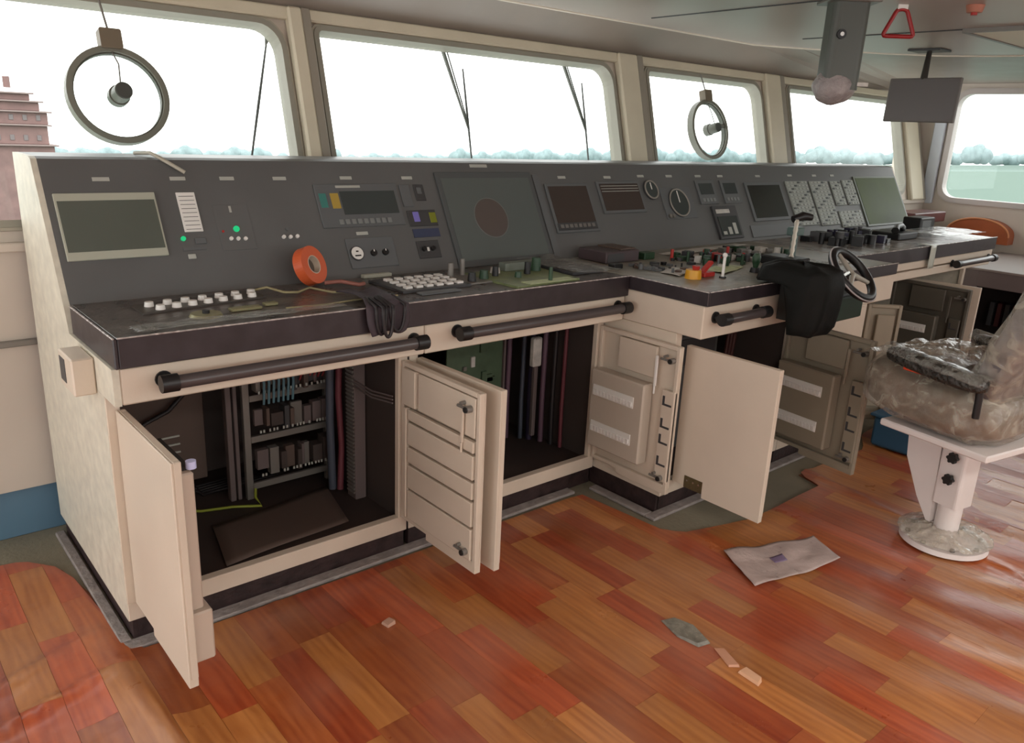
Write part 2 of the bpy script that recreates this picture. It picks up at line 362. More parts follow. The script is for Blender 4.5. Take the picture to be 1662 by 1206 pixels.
# window frames, panes, cream pillars
for i, (a, b) in enumerate(WINS):
    t = thing('window_%d' % (i+1), None, None, (a, WY, 1.085), kind='structure')
    h = rrect(a, b, 1.085, 1.80, .10, rl=.03); m = MB(); n = len(h)
    cx, cz = (a+b)/2, 1.44
    def off(d): return rrect(a-d, b+d, 1.085-d, 1.80+d, .10+d, rl=.03+d)
    def lip(m, d0, d1, z0, z1):
        A, B = off(d0), off(d1); vs = [(p[0], p[1], z1) for p in A]+[(p[0], p[1], z1) for p in B]+[(p[0], p[1], z0) for p in A]+[(p[0], p[1], z0) for p in B]; fs = []
        for k in range(n):
            j = (k+1) % n; fs += [(k, n+k, n+j, j), (2*n+k, 2*n+j, 3*n+j, 3*n+k), (k, j, 2*n+j, 2*n+k), (n+k, 3*n+k, 3*n+j, n+j)]
        m.add(vs, fs, WM)
    lip(m, -.010, .012, -.06, .018); m.build('window_frame', WFRAME, t)
    m = MB(); lip(m, .012, .022, -.001, .012); m.build('frame_rim', mat('rim_grey', (172, 166, 150), .45), t)
    m = MB(); m.prism(off(-.005), -.034, -.028, WM); m.build('pane', GLASS, t)
P = MB()
for x0, x1 in ((1.515, 1.575), (3.43, 3.585), (4.86, 5.035), (6.88, 7.10)):
    P.box(x0, x1, 1.02, 1.86, 0.001, .045, .008, M=WM)
P.build('trim_2', PILLAR, kind='structure')
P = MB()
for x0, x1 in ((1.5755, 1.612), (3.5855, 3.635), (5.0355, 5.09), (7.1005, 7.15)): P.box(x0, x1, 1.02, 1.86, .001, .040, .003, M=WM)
P.build('trim_8', mat('pillar_shade_grey', (150, 143, 130), .5), kind='structure')  # grey strips paint the shaded side face of each pillar
MB().box(7.165, 7.199, 2.90, 2.99, 1.0, 1.93, .006).build('trim_9', mat('pale_blue_strip', (206, 214, 224), .4), kind='structure')
# header strip above the windows
MB().box(-2.1, 7.24, 1.815, 1.862, .001, .03, .006, M=WM).build('trim_3', PILLAR, kind='structure')
# right wall with side window
XS = 7.2
SM = frame((XS, 0, 0), (0, -1, 0), (0, 0, 1), (-1, 0, 0))   # local (u=-y, z, into room)
RW = MB(); ring_wall(RW, (-3.3, -.3, 1.0, 1.96), rrect(-2.85, -.8, 1.05, 1.89, .11), -.05, 0, SM)
RW.box(XS, XS+.05, .3, 3.1, .18, 1.0); RW.box(XS, XS+.05, -2.6, .3, .18, 1.0); RW.box(XS, XS+.05, -2.6, .3, 1.75, 2.0)
for yy in (-2.6, -.9): RW.box(XS, XS+.05, yy, yy+.2, 1.0, 1.75)
RW.build('wall_right', WALLP, kind='structure')
MB().box(XS-.02, XS+.05, -2.6, 3.1, -.004, .18, .003).build('baseboard_right', BLUE, kind='structure')
t = thing('window_5', None, None, (XS, 1.8, 1.05), kind='structure')
def lip2(m, d0, d1, z0, z1):
    off = lambda d: rrect(-2.85-d, -.8+d, 1.05-d, 1.89+d, .11+d)
    A, B = off(d0), off(d1); n = len(A); vs = [(p[0], p[1], z1) for p in A]+[(p[0], p[1], z1) for p in B]+[(p[0], p[1], z0) for p in A]+[(p[0], p[1], z0) for p in B]; fs = []
    for k in range(n):
        j = (k+1) % n; fs += [(k, n+k, n+j, j), (2*n+k, 2*n+j, 3*n+j, 3*n+k), (k, j, 2*n+j, 2*n+k), (n+k, 3*n+k, 3*n+j, n+j)]
    m.add(vs, fs, SM)
m = MB(); lip2(m, -.012, .03, -.06, .025); m.build('window_frame', mat('side_frame', (196, 188, 184), .4), t)
m = MB(); m.prism(rrect(-2.85, -.8, 1.05, 1.89, .11), -.034, -.028, SM); m.build('pane', GLASS, t)
m = MB(); m.box(.7, 2.9, .995, 1.012, .0, .05, .004, M=SM); m.build('window_sill', TRIMW, t)
# left wall and rear wall (behind the camera) with long openings, to let the daylight in
LW = MB(); LW.box(-2.15, -2.1, -2.6, .3, 0, .9); LW.box(-2.15, -2.1, .3, 3.1, 0, .08); LW.box(-2.15, -2.1, -2.6, 3.1, 1.85, 2.0)
for y in (.2, 2.95): LW.box(-2.15, -2.1, y, y+.12, .08, 1.85)
for y in (-2.6, -.9): LW.box(-2.15, -2.1, y, y+.2, .9, 1.8)
LW.build('wall_left', WALLP, kind='structure')
BW = MB(); BW.box(-2.15, 7.25, -2.65, -2.6, 0, .9); BW.box(-2.15, 7.25, -2.65, -2.6, 1.8, 2.0)
for x in (-2.1, .2, 2.5, 4.8, 7.0): BW.box(x, x+.2, -2.65, -2.6, .9, 1.8)
BW.build('wall_rear', WALLP, kind='structure')
# ceiling panels + soffit
edge = [(-2.1, 3.01), (4.45, 3.0), (4.72, 2.86), (4.95, 2.72), (5.2, 2.55), (5.44, 2.32), (5.56, 2.05), (5.6, 1.8), (5.6, -2.6)]
wallp = [(-2.1, 3.203, 1.862), (6.2, 3.203, 1.862), (6.75, 3.205, 1.88), (7.0, 3.21, 1.91), (7.19, 3.2, 1.93), (7.19, 2.9, 1.955), (7.19, 2.4, 1.957), (7.19, 1.9, 1.957), (7.19, -2.6, 1.957)]
C = MB(); C.prism([(-2.1, -2.6)]+edge, 2.0, 2.04); ceil = C.build('ceiling', CEILP, kind='structure', loc=(2, 0, 2))
S = MB(); n = len(edge)
vs = [(x, y, 2.0) for x, y in edge]+wallp+[(x, y, 2.03) for x, y in edge]+[(x, y, z+.03) for x, y, z in wallp]; fs = []
for i in range(n-1): fs += [(i, i+1, n+i+1, n+i), (2*n+i, 3*n+i, 3*n+i+1, 2*n+i+1)]
S.add(vs, fs); S.build('trim_4', SOFFIT, kind='structure')
S = MB(); S.tube([(x, y, 1.998) for x, y in edge], .006, 6); S.build('trim_5', TRIMW, kind='structure')
# recessed panel joints of the ceiling (thin dark strips)
S = MB()
for a, b in (((3.26, 2.80), (3.13, .5)), ((2.2, 3.0), (2.1, 0)), ((4.32, 2.6), (4.28, .5)), ((1.1, 3.0), (1.05, 0))):
    S.tube([(a[0], a[1], 1.999), (b[0], b[1], 1.999)], .004, 6)
S.build('seam', DGREY, ceil)
m = MB(); m.box(4.3, 5.4, 1.25, 1.72, 1.985, 1.9995, .004)
lamp = thing('ceiling_light', 'pale rectangular ceiling light panel above the hanging monitor', 'light', (4.9, 1.5, 2.0))
m.build('diffuser', mat('lamp_diffuser', (232, 226, 205), .5), lamp)
m = MB()
for a in ((4.28, 4.3, 1.23, 1.74), (5.4, 5.42, 1.23, 1.74), (4.3, 5.4, 1.23, 1.25), (4.3, 5.4, 1.72, 1.74)): m.box(*a, 1.98, 1.9995)
m.build('frame', GREYM, lamp)

# ================================================================= VINYL FLOOR SHEET in printed planks
EX = [-2.1, .30, .335, .42, .455, .468, .474, 2.16, 2.235, 2.25, 2.31, 2.63, 3.16, 3.20, 3.76, 3.95, 5.9, 6.0, 7.2]
EY = [2.85, 2.79, 2.775, 2.67, 2.48, 2.2, 2.085, 2.07, 2.06, 1.69, 1.60, 1.51, 1.515, 1.64, 1.61, 1.72, 1.85, 2.3, 2.4]
def yedge(x): return float(np.interp(x, EX, EY))
def hfun(x, y):
    h = .0016*noise.noise(Vector((x*2.2, y*2.2, 0)))+.0006*noise.noise(Vector((x*7, y*5, 3)))
    # ripples running away from the viewer, near the chair
    a = 1/(1+math.exp(-(x-2.15)*4))*1/(1+math.exp((y-1.30)*7))
    ph = x*22+2.5*noise.noise(Vector((x*1.5, y*2.0, 8)))+y*8
    a *= 1-math.exp(-((x-3.08)**2+(y-.96)**2)/.045)
    h += a*.0055*(math.sin(ph)+.5*math.sin(ph*.47+1.3))
    # bulge at the left end of the console
    d = (x-(.415+.25*(2.05-y)*.35))/.055; g = math.exp(-d*d)
    h += .022*g/(1+math.exp((y-2.1)*18))
    if x < .55:
        l = 1/(1+math.exp((x-.38)*22))
        h += l*(.016*math.exp(-((y-1.99-.25*(x-.25))/.022)**2)+.013*math.exp(-((y-2.16-.5*(x-.25))/.03)**2)+.006*math.sin(6*x+9*y))
    # lifted crease left of centre and lip toward the bare deck
    d = (x-(.63+(y-1.53)*.46))/.012
    if 1.3 < y < 2.4: h += .004*math.exp(-d*d)*min(1, (2.4-y)*3, (y-1.3)*5)
    d = (x-(3.24-.35*(1.55-y)*.6))/.02
    if .5 < y < 1.75: h += .010*math.exp(-d*d)*(1-math.exp(-((x-3.08)**2+(y-.96)**2)/.045))
    if x > 2.25 and x < 3.7: h += .006*math.exp(-((y-yedge(x)+.05)/.05)**2)*(.6+.6*noise.noise(Vector((x*6, 0, 1))))
    return .006+max(-.003, h)
def vinyl_patch(mb_or_none, x0, x1, y0, y1, name, m, parent, step=.03, kind=None):
    xk = [e_ for e_ in EX if x0 < e_ < x1]; nx = max(2, int(round((x1-x0)/step))); ny = max(3, int(round((y1-y0)/step))); g = .0005
    vs = []; nm = []
    for i in range(nx+1):
        x = x0+g+(x1-x0-2*g)*i/nx; ye = yedge(x)
        for j in range(ny+1):
            y = min(y0+g+(y1-y0-2*g)*j/ny, ye); e = .004; z = hfun(x, y)
            dx = (hfun(x+e, y)-hfun(x-e, y))/(2*e); dy = (hfun(x, y+e)-hfun(x, y-e))/(2*e)
            vs.append((x, y, z)); nm.append(Vector((-dx, -dy, 1)).normalized())
    if max(v[1] for v in vs)-min(v[1] for v in vs) < .004: return None
    W = ny+1; fs = []
    for i in range(nx):
        for j in range(ny):
            a = i*W+j; q_ = (a, a+W, a+W+1, a+1)
            if (Vector(vs[q_[2]])-Vector(vs[q_[0]])).length < 1e-5 or (vs[a+1][1]-vs[a][1] < 1e-6 and vs[a+W+1][1]-vs[a+W][1] < 1e-6): continue
            fs.append(q_)
    if not fs: return None
    # thickness skirt
    o = len(vs); vs2 = vs+[(x, y, z-.0018) for x, y, z in vs]; border = []
    cnt = {}
    for f in fs:
        for k in range(4):
            e_ = (f[k], f[(k+1) % 4]); cnt[e_] = 1
    for (a, b) in list(cnt):
        if (b, a) not in cnt: border.append((a, b))
    fs2 = fs+[(b, a, o+a, o+b) for a, b in border]
    base = ORG[parent.name]; me = bpy.data.meshes.new(name); me.from_pydata([tuple(Vector(p)-base) for p in vs2], [], fs2); me.materials.append(m)
    me.polygons.foreach_set('use_smooth', [True]*len(fs2)); me.update()
    me.normals_split_custom_set_from_vertices([tuple(v) for v in nm+nm])
    ob = bpy.data.objects.new(name, me); COL.objects.link(ob); ob.parent = parent; ORG[ob.name] = base
    if kind: ob['kind'] = kind
    return ob
vin = thing('vinyl_flooring', 'loose wrinkled sheet of orange wood-plank vinyl flooring in front of the console', 'flooring', (2, 1, 0))
def vback():
    m = MB(); xs = sorted(list(np.linspace(-2.1, 5.94, 120))+EX[1:15]); vs = []
    for x in xs: vs += [(x, -2.5, .0005), (x, yedge(x)-.002, .0005), (x, -2.5, -.002), (x, yedge(x)-.002, -.002)]
    fs = []
    for i in range(len(xs)-1):
        a = i*4; b = a+4; fs += [(a, b, b+1, a+1), (a+1, b+1, b+3, a+3), (a+2, a+3, b+3, b+2), (a, a+2, b+2, b)]
    m.add(vs, fs); return m.build('backing', VBACK, vin)
vback()
PW, PL = .096, .43; rng = random.Random(11); cnt = 0; far = MB(); mats = [WOODA, WOODB, WOODC]
cx = -.30; col = 0
last = 0
while cx < 7.1:
    off = rng.random()*PL; y = .0-off; 
    if cx > 3.25: break
    while y < 2.85:
        ymid = min(y+PL, 2.85)
        if ymid > .30 and cnt < 299:
            k = rng.choice([i for i in (0, 0, 1, 1, 2) if i != last or rng.random() < .3] or [0]); last = k
            if vinyl_patch(None, cx, cx+PW, y, y+PL, 'plank', mats[k], vin): cnt += 1
        y += PL
    cx += PW; col += 1
XFAR = cx
# planks beyond the pickable ones: joined
def far_planks(x0, x1, y0, y1, step, m, seed):
    vs = []; nm = []; fs = []; r2 = random.Random(seed); x = x0
    base = ORG[vin.name]
    while x < x1-.01:
        y = y0-r2.random()*PL
        while y < y1:
            if r2.random() < .5:
                y += PL; continue
            xa, xb = x+.0005, min(x+PW, x1)-.0005; nx = max(1, int((xb-xa)/step)); ny = max(1, int(PL/step)); o = len(vs)
            for i in range(nx+1):
                xx = xa+(xb-xa)*i/nx
                for j in range(ny+1):
                    yy = max(y0, min(y+.0005+(PL-.001)*j/ny, yedge(xx), y1)); vs.append(tuple(Vector((xx, yy, hfun(xx, yy)-(0 if seed % 2 else .0006)))-base))
            for i in range(nx):
                for j in range(ny):
                    a = o+i*(ny+1)+j; b = a+ny+1
                    if vs[a+1][1]-vs[a][1] > 1e-6 or vs[b+1][1]-vs[b][1] > 1e-6: fs.append((a, b, b+1, a+1))
            y += PL
        x += PW
    me = bpy.data.meshes.new('plank_field'); me.from_pydata(vs, [], fs); me.materials.append(m); me.polygons.foreach_set('use_smooth', [True]*len(fs)); me.update()
    ob = bpy.data.objects.new('plank_field', me); COL.objects.link(ob); ob.parent = vin; ob['kind'] = 'stuff'
def far_cover(x0, x1, y0, y1, m):
    vs = []; base = ORG[vin.name]; nx = int((x1-x0)/.06); ny = int((y1-y0)/.06)
    for i in range(nx+1):
        xx = x0+(x1-x0)*i/nx
        for j in range(ny+1):
            yy = y0+(min(y1, yedge(xx))-y0)*j/ny; vs.append(tuple(Vector((xx, yy, hfun(xx, yy)-.0009))-base))
    fs = [(i*(ny+1)+j, (i+1)*(ny+1)+j, (i+1)*(ny+1)+j+1, i*(ny+1)+j+1) for i in range(nx) for j in range(ny)]
    me = bpy.data.meshes.new('plank_field'); me.from_pydata(vs, [], fs); me.materials.append(m); me.polygons.foreach_set('use_smooth', [True]*len(fs)); me.update()
    ob = bpy.data.objects.new('plank_field', me); COL.objects.link(ob); ob.parent = vin; ob['kind'] = 'stuff'
far_cover(XFAR, 5.94, -2.5, 3.0, WOODB); far_planks(XFAR, 5.94, 0, 3.0, .064, WOODA, 1)
far_cover(-2.0, -.30, -2.5, 3.0, WOODB); far_planks(-2.0, -.30, 0, 3.0, .08, WOODA, 3)
far_cover(-.30, XFAR, -2.5, .32, WOODC)
print('PLANKS', cnt, XFAR)

# ================================================================= CONSOLE
def door(cab, hinge, dirv, innerv, wid, z0, z1, style, M_=None, notch=True, t=.024):
    """door sheet: local x from hinge along dirv, local y from outer face to inner side, z up"""
    Mx = frame((hinge[0], hinge[1], 0), (dirv[0], dirv[1], 0), (innerv[0], innerv[1], 0), (0, 0, 1))
    m = MB()
    m.box(0, wid, 0, .006, z0, z1, .002, M=Mx)                                    # skin
    for a in ((0, .016, .006, t, z0, z1), (wid-.016, wid, .006, t, z0, z1), (.016, wid-.016, .006, t, z0, z0+.016), (.016, wid-.016, .006, t, z1-.016, z1)):
        m.box(*a[:6], .002, M=Mx)                                                # folded returns
    if notch: m.box(wid*.36, wid-.001, .0005, t-.001, z0-.022, z0+.002, .001, M=Mx)
    d = m.build('door', M_ or PAINTD, cab)
    if style in ('plate', 'cable'):
        p = MB(); p.box(wid*.36-.085, wid*.36, -.0035, .001, z0-.004, z0+.045, .001, M=Mx)
        if style == 'plate':
            p.build('label_plate', BROWN, d)
            p = MB()
            for dx in (-.07, -.04, -.015): p.cyl((wid*.36+dx, -.005, z0+.028), (wid*.36+dx, -.003, z0+.028), .004, 8, M=Mx)
            p.build('rivet', STEEL, d)
    iy = t
    if style == 'slats':
        for za, zb in ((.150, .257), (.265, .349), (.358, .414), (.423, .502), (.511, .548)):
            p = MB(); p.box(.045, wid-.02, iy-.012, iy+.006, za, zb, .003, M=Mx); p.build('slat', M_ or PAINTD, d)
        p = MB(); p.box(.10, wid-.02, iy-.012, iy+.002, .558, z1-.02, .003, M=Mx); p.build('upper_panel', M_ or PAINTD, d)
        p = MB(); p.box(.018, .09, iy-.012, iy+.008, .56, z1-.018, .003, M=Mx); p.box(.018, .04, iy-.012, iy+.008, z0+.018, .55, .003, M=Mx)
        p.build('stiffener', M_ or PAINTD, d)
    if style == 'box':
        p = MB(); p.box(.012, .29, iy-.01, iy+.045, .205, .535, .006, M=Mx); bx = p.build('breaker_box', mat('breaker_box_grey', (196, 184, 168), .45) if M_ is None else M_, d)
        for zc in (.445, .290):
            p = MB(); p.box(.03, .245, iy+.045, iy+.049, zc-.016, zc+.030, .001, M=Mx)
            for k in range(12): p.box(.034+k*.0175, .034+k*.0175+.013, iy+.049, iy+.055, zc-.012+.012*(k % 2)*.3, zc+.010, .001, M=Mx)
            p.build('terminal_strip', WHITE, d)
        p = MB(); p.box(.11, .30, iy-.012, iy+.004, .56, z1-.02, .003, M=Mx); p.build('upper_panel', M_ or PAINTD, d)
        p = MB(); p.box(.345, .405, iy-.012, iy+.006, z0+.03, .53, .003, M=Mx); p.build('edge_strip', M_ or PAINTD, d)
        for zc in (.49, .40, .335, .245): p = MB(); p.prism([(.352, zc-.02), (.395, zc-.02), (.395, zc-.012), (.362, zc-.012), (.362, zc+.018), (.352, zc+.018)], iy+.005, iy+.0075, M=Mx @ frame(None, (1, 0, 0), (0, 0, 1), (0, 1, 0))); p.build('slot', DGREY, d)
    if style in ('slats', 'box'):
        for zc, up in ((z1-.055, 1), (z0+.045, 0)):
            p = MB(); xx = wid-.055 if style == 'box' else wid-.07
            p.cyl((xx+.03, iy, zc), (xx+.03, iy+.022, zc), .011, 12, M=Mx); p.cyl((xx-.02, iy+.014, zc), (xx+.03, iy+.014, zc), .005, 8, M=Mx)
            p.cyl((xx, iy, zc+.012), (xx, iy+.02, zc+.012), .006, 8, M=Mx); p.build('latch', GREYM, d)
            p = MB(); p.cyl((xx+.03, iy+.022, zc), (xx+.03, iy+.027, zc), .009, 12, M=Mx); p.build('latch_cap', RUBBER, d)
        p = MB(); xx = wid-.095
        if style == 'slats': xx = wid-.07
        p.box(xx-.006, xx+.006, iy+.006, iy+.014, z1-.17, z1-.05, .002, M=Mx); p.cyl((xx, iy+.012, z1-.17), (xx, iy+.012, z1-.20), .004, 8, M=Mx)
        p.build('lock_rod', M_ or WHITE if style == 'box' else PAINTD, d)
    if style == 'cable':
        p = MB(); p.box(.15, wid-.03, iy, iy+.035, .30, .66, .004, M=Mx); p.box(.20, wid-.015, iy, iy+.05, z0+.03, .30, .004, M=Mx)
        p.build('cable_cover', mat('cover_cream', (196, 180, 164), .45), d)
        p = MB(); p.box(.17, wid-.05, iy+.005, iy+.032, .658, .672, M=Mx); p.build('foam_strip', RUBBER, d)
        p = MB(); p.cyl((wid-.03, iy+.03, .672), (wid-.03, iy+.03, .69), .012, 12, M=Mx); p.build('lock_barrel', mat('blue_white_lock', (200, 205, 245), .3), d)
    if style == 'plain':
        p = MB(); p.box(.05, wid-.03, iy-.01, iy+.004, z0+.05, z1-.05, .003, M=Mx); p.build('inner_panel', M_ or PAINTD, d)
    return d

def cabinet(name, label, x0, x1, yf, yb, ya, side_left=False, side_right=False, loc=None, sill=(.075, .13), top=.745, inner_light=INNER):
    c = thing(name, label, 'cabinet', (x0, yf, 0))
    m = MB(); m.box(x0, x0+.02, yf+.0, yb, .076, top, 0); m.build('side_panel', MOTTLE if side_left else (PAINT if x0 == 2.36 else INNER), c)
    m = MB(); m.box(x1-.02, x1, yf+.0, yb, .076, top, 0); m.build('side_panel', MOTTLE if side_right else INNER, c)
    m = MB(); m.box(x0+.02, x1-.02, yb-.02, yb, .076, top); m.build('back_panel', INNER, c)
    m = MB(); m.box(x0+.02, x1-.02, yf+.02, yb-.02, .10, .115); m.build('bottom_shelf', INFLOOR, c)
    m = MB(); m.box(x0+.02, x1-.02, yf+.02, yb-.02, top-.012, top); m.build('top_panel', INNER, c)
    m = MB(); m.box(x0+.001, x1-.001, yf-.002, yf+.03, sill[0], sill[1], .002); m.build('sill', PAINT, c)
    m = MB(); m.box(x0+.012, x1-.002, yf+.015, yf+.04, 0, sill[0]+.001, .001); m.build('toe_kick', TOE, c)
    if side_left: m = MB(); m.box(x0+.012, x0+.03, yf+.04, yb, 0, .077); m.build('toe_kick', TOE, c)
    # front stiles
    m = MB(); m.box(x0+.0005, x0+.035, yf-.002, yf+.022, sill[1], top-.001, .002); m.build('stile', PAINT, c)
    m = MB(); m.box(x1-.035, x1-.0005, yf-.002, yf+.022, sill[1], top-.001, .002); m.build('stile', PAINT, c)
    return c
YF, YM, YB = 2.13, 1.77, 2.93
Z0, Z1 = .132, .705
# --- left cabinets
cabA = cabinet('console_cabinet', 'cream console cabinet at the left end, open, with racks of wiring inside', .48, 1.405, YF, YB, 2.03, side_left=True)
m = MB(); m.box(.4975, 1.404, 2.0305, YF+.3, .745, .842, .004); m.build('apron', PAINT, cabA)
m = MB(); m.prism([(2.03, .745), (2.03, .842), (2.445, .842), (2.4705, .905), (2.68, 1.306), (2.70, 1.312), (2.93, 1.312), (2.93, .745)], .4805, .497, M=frame(None, (0, 1, 0), (0, 0, 1), (1, 0, 0))); m.build('end_panel', MOTTLE, cabA)
door(cabA, (.502, 2.125), (0, -1), (1, 0), .42, Z0+.0, Z1, 'cable')
door(cabA, (1.402, 2.125), (0, -1), (-1, 0), .42, Z0, Z1, 'slats')
cabB = cabinet('console_cabinet', 'cream console cabinet second from the left, open, green circuit board inside', 1.411, 2.352, YF, YB, 2.03)
m = MB(); m.box(1.406, 2.352, 2.03, YF+.4, .745, .842, .004); m.build('apron', PAINT, cabB)
door(cabB, (1.437, 2.125), (0.03, -1), (1, .03), .43, Z0-.01, Z1, 'plain')
door(cabB, (2.352, 2.125), (0, -1), (-1, 0), .405, Z0, Z1, 'box')
# --- middle cabinet
cabC = cabinet('console_cabinet', 'projecting cream middle cabinet with a grey box inside, two doors open', 2.36, 3.20, YM, YB, 1.66, side_left=False)
m = MB(); m.box(2.36, 3.2, 1.66, YM+.5, .745, .868, .004); m.build('apron', PAINT, cabC)
m = MB(); m.box(2.3601, 2.378, YM+.015, YF+.02, 0, .076); m.build('toe_kick', TOE, cabC)
door(cabC, (2.425, 1.765), (0, -1), (1, 0), .40, Z0, Z1-.012, 'plate')
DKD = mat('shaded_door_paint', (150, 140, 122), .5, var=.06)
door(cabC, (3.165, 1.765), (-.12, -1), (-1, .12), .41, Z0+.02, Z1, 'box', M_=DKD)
cabD = cabinet('console_cabinet', 'cream middle cabinet right of the steering wheel, front closed', 3.202, 3.86, YM, YB, 1.66)
m = MB(); m.box(3.202, 3.86, 1.66, YM+.5, .745, .868, .004); m.build('apron', PAINT, cabD)
m = MB(); m.box(3.24, 3.82, YM-.022, YM-.003, .14, .735, .003); dd = m.build('door', PAINTD, cabD)
m = MB(); m.box(3.27, 3.79, YM-.026, YM-.021, .17, .70, .002); m.build('inner_panel', PAINTD, dd)
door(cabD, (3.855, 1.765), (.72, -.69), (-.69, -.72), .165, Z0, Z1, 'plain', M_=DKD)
# --- right wing cabinet
cabE = cabinet('console_cabinet', 'right wing console cabinet with its dark grey inner door swung open', 3.862, 5.86, 2.06, YB, 1.86, side_right=True)
m = MB(); m.box(3.862, 5.72, 1.88, 2.5, .745, .79, .004); m.build('apron', PAINT, cabE)
m = MB(); m.box(3.862, 5.72, 1.875, 2.5, .80, .842, .004); m.build('drawer_front', PAINT, cabE)
m = MB(); m.prism([(2.475, .745), (2.475, .905), (2.68, 1.306), (2.70, 1.312), (2.93, 1.312), (2.93, .745)], 5.847, 5.865, M=frame(None, (0, 1, 0), (0, 0, 1), (1, 0, 0))); m.build('end_panel', PAINT, cabE)
door(cabE, (4.80, 2.055), (0.0, -1), (-1, 0), .43, Z0, Z1, 'box', M_=mat('dark_door_grey', (92, 88, 78), .5, var=.08))
door(cabE, (4.87, 2.055), (0.1, -1), (1, .1), .43, Z0, Z1, 'plain')

# rails
def handrail(x0, x1, y, z, label, face, over=0):
    t = thing('handrail', label, 'handrail', (x0, y, z), group='dark handrails on the console front')
    m = MB(); m.tube([(x0, y, z), (x1, y, z)], .018, 14); m.build('bar', RAILM, t)
    for x in (x0, x1):
        m = MB(); m.cyl((x-.021, y, z), (x+.021, y, z), .023, 16); m.cyl((x, y, z), (x, face-.0005, z), .013, 12); m.cyl((x, face-.006, z), (x, face-.0005, z), .022, 16)
        m.build('bracket', BLACK, t)
handrail(.60, 1.36, 1.985, .800, 'long dark handrail on the apron above the leftmost open cabinet', 2.03)
handrail(1.53, 2.31, 1.985, .806, 'dark handrail on the apron above the cabinet with the green board', 2.03)
handrail(2.43, 2.69, 1.615, .822, 'short dark handrail below the red and yellow buttons', 1.66)
handrail(5.1, 5.66, 1.84, .795, 'dark handrail on the right wing of the console', 1.875)

# worktops (dark, with edge fascia)
def worktop(x0, x1, y0, y1, label, zf=.842, xl=None, tm=None):
    t = thing('worktop', label, 'worktop', (x0, y0, zf))
    m = MB(); m.box(x0, x1, y0+.004, y1, zf+.004, .918, .003); m.build('top', tm or TOPM, t)
    m = MB(); m.box(x0-.002, x1+.002, y0-.012, y0+.003, zf+.001, .922, .003)
    if xl: m.box(x0-.012, x0-.0005, y0-.012, xl, zf+.001, .922, .003)
    m.build('edge_fascia', FASCIA, t)
    m = MB(); m.box(x0-.002, x1+.002, y0-.0135, y0-.0085, .9195, .9235, .001)  # pale strip paints the lit line along the fascia's top edge
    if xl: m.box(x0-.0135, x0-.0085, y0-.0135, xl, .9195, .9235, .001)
    m.build('lit_edge_line', mat('lit_edge_line', (176, 170, 166), .25, var=.4, vscale=60), t); return t
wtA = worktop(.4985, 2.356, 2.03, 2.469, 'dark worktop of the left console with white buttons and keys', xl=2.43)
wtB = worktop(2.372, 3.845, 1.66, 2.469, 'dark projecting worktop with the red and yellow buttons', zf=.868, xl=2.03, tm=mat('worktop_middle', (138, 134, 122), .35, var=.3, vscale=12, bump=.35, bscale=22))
wtC = worktop(3.864, 5.72, 1.875, 2.469, 'right wing worktop ending at the orange-brown shell', zf=.845, tm=mat('worktop_right', (150, 146, 142), .22, var=.3, vscale=9, bump=.35, bscale=18))  # top colour lightened to paint in its bright reflection

# small connection box on left end
sb = thing('junction_box', 'small cream box mounted on the left end of the console', 'box', (.45, 2.26, .73))
m = MB(); m.box(.425, .4795, 2.19, 2.33, .735, .835, .004); m.build('body', PAINT, sb)
m = MB(); m.box(.4235, .4255, 2.26, 2.315, .755, .82, .0005); m.build('socket', DGREY, sb)
MB().box(.46, 2.22, 2.095, 2.143, -.003, .010, .003).build('trim_6', mat('grey_putty', (150, 142, 138), .8, bump=.6, bscale=60, var=.2, vscale=30), kind='structure')
m = MB(); m.box(2.30, 2.345, 1.784, 2.094, -.003, .010, .003); m.box(2.30, 3.86, 1.735, 1.783, -.003, .010, .003); m.box(3.86, 5.8, 2.02, 2.07, -.003, .010, .003); m.box(.455, .485, 2.14, 2.93, -.003, .012, .003)
m.build('trim_7', MATS['grey_putty'], kind='structure')

# ---------------- instrument panel
PL_ = math.sqrt(.19**2+.391**2)
PN = frame((0, 2.478, .915), (1, 0, 0), (0, .19/PL_, .391/PL_), (0, -.391/PL_, .19/PL_))
# nominal coordinates were measured on the plane y 2.47..2.68, z .915..1.306
PL_ = math.sqrt(.21**2+.391**2)
PN = frame((0, 2.47, .915), (1, 0, 0), (0, .21/PL_, .391/PL_), (0, -.391/PL_, .21/PL_))
SL = PL_
ip = thing('instrument_panel', 'long dark sloping instrument panel of the bridge console', 'control panel', (.5, 2.47, .915))
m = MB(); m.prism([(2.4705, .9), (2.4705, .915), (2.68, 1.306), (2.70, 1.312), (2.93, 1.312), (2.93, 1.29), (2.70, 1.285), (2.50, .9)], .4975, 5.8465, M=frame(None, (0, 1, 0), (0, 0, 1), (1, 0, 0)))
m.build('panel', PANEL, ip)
def pb(name, x0, x1, s0, s1, h, ma, par=None, b=.0015, z0=0):
    m = MB(); m.box(x0, x1, s0*SL, s1*SL, z0, z0+h, b, M=PN); return m.build(name, ma, par or ip)
def pc(name, x, s, r, h, ma, par=None, z0=0, r1=None):
    m = MB(); m.cyl((x, s*SL, z0), (x, s*SL, z0+h), r, 24, r1, M=PN); return m.build(name, ma, par or ip)
for x, s in [(0.654, .855), (.878, .857), (1.036, .856), (1.219, .854), (1.475, .856), (1.738, .854), (2.564, .852), (2.863, .85), (3.105, .862), (3.325, .861), (3.566, .859), (3.763, .858), (4.126, .856), (4.468, .863), (4.75, .86), (4.97, .86), (1.482, .375)]:
    pb('name_plate', x-.024, x+.024, s-.014, s+.014, .002, LABEL, b=.0005)
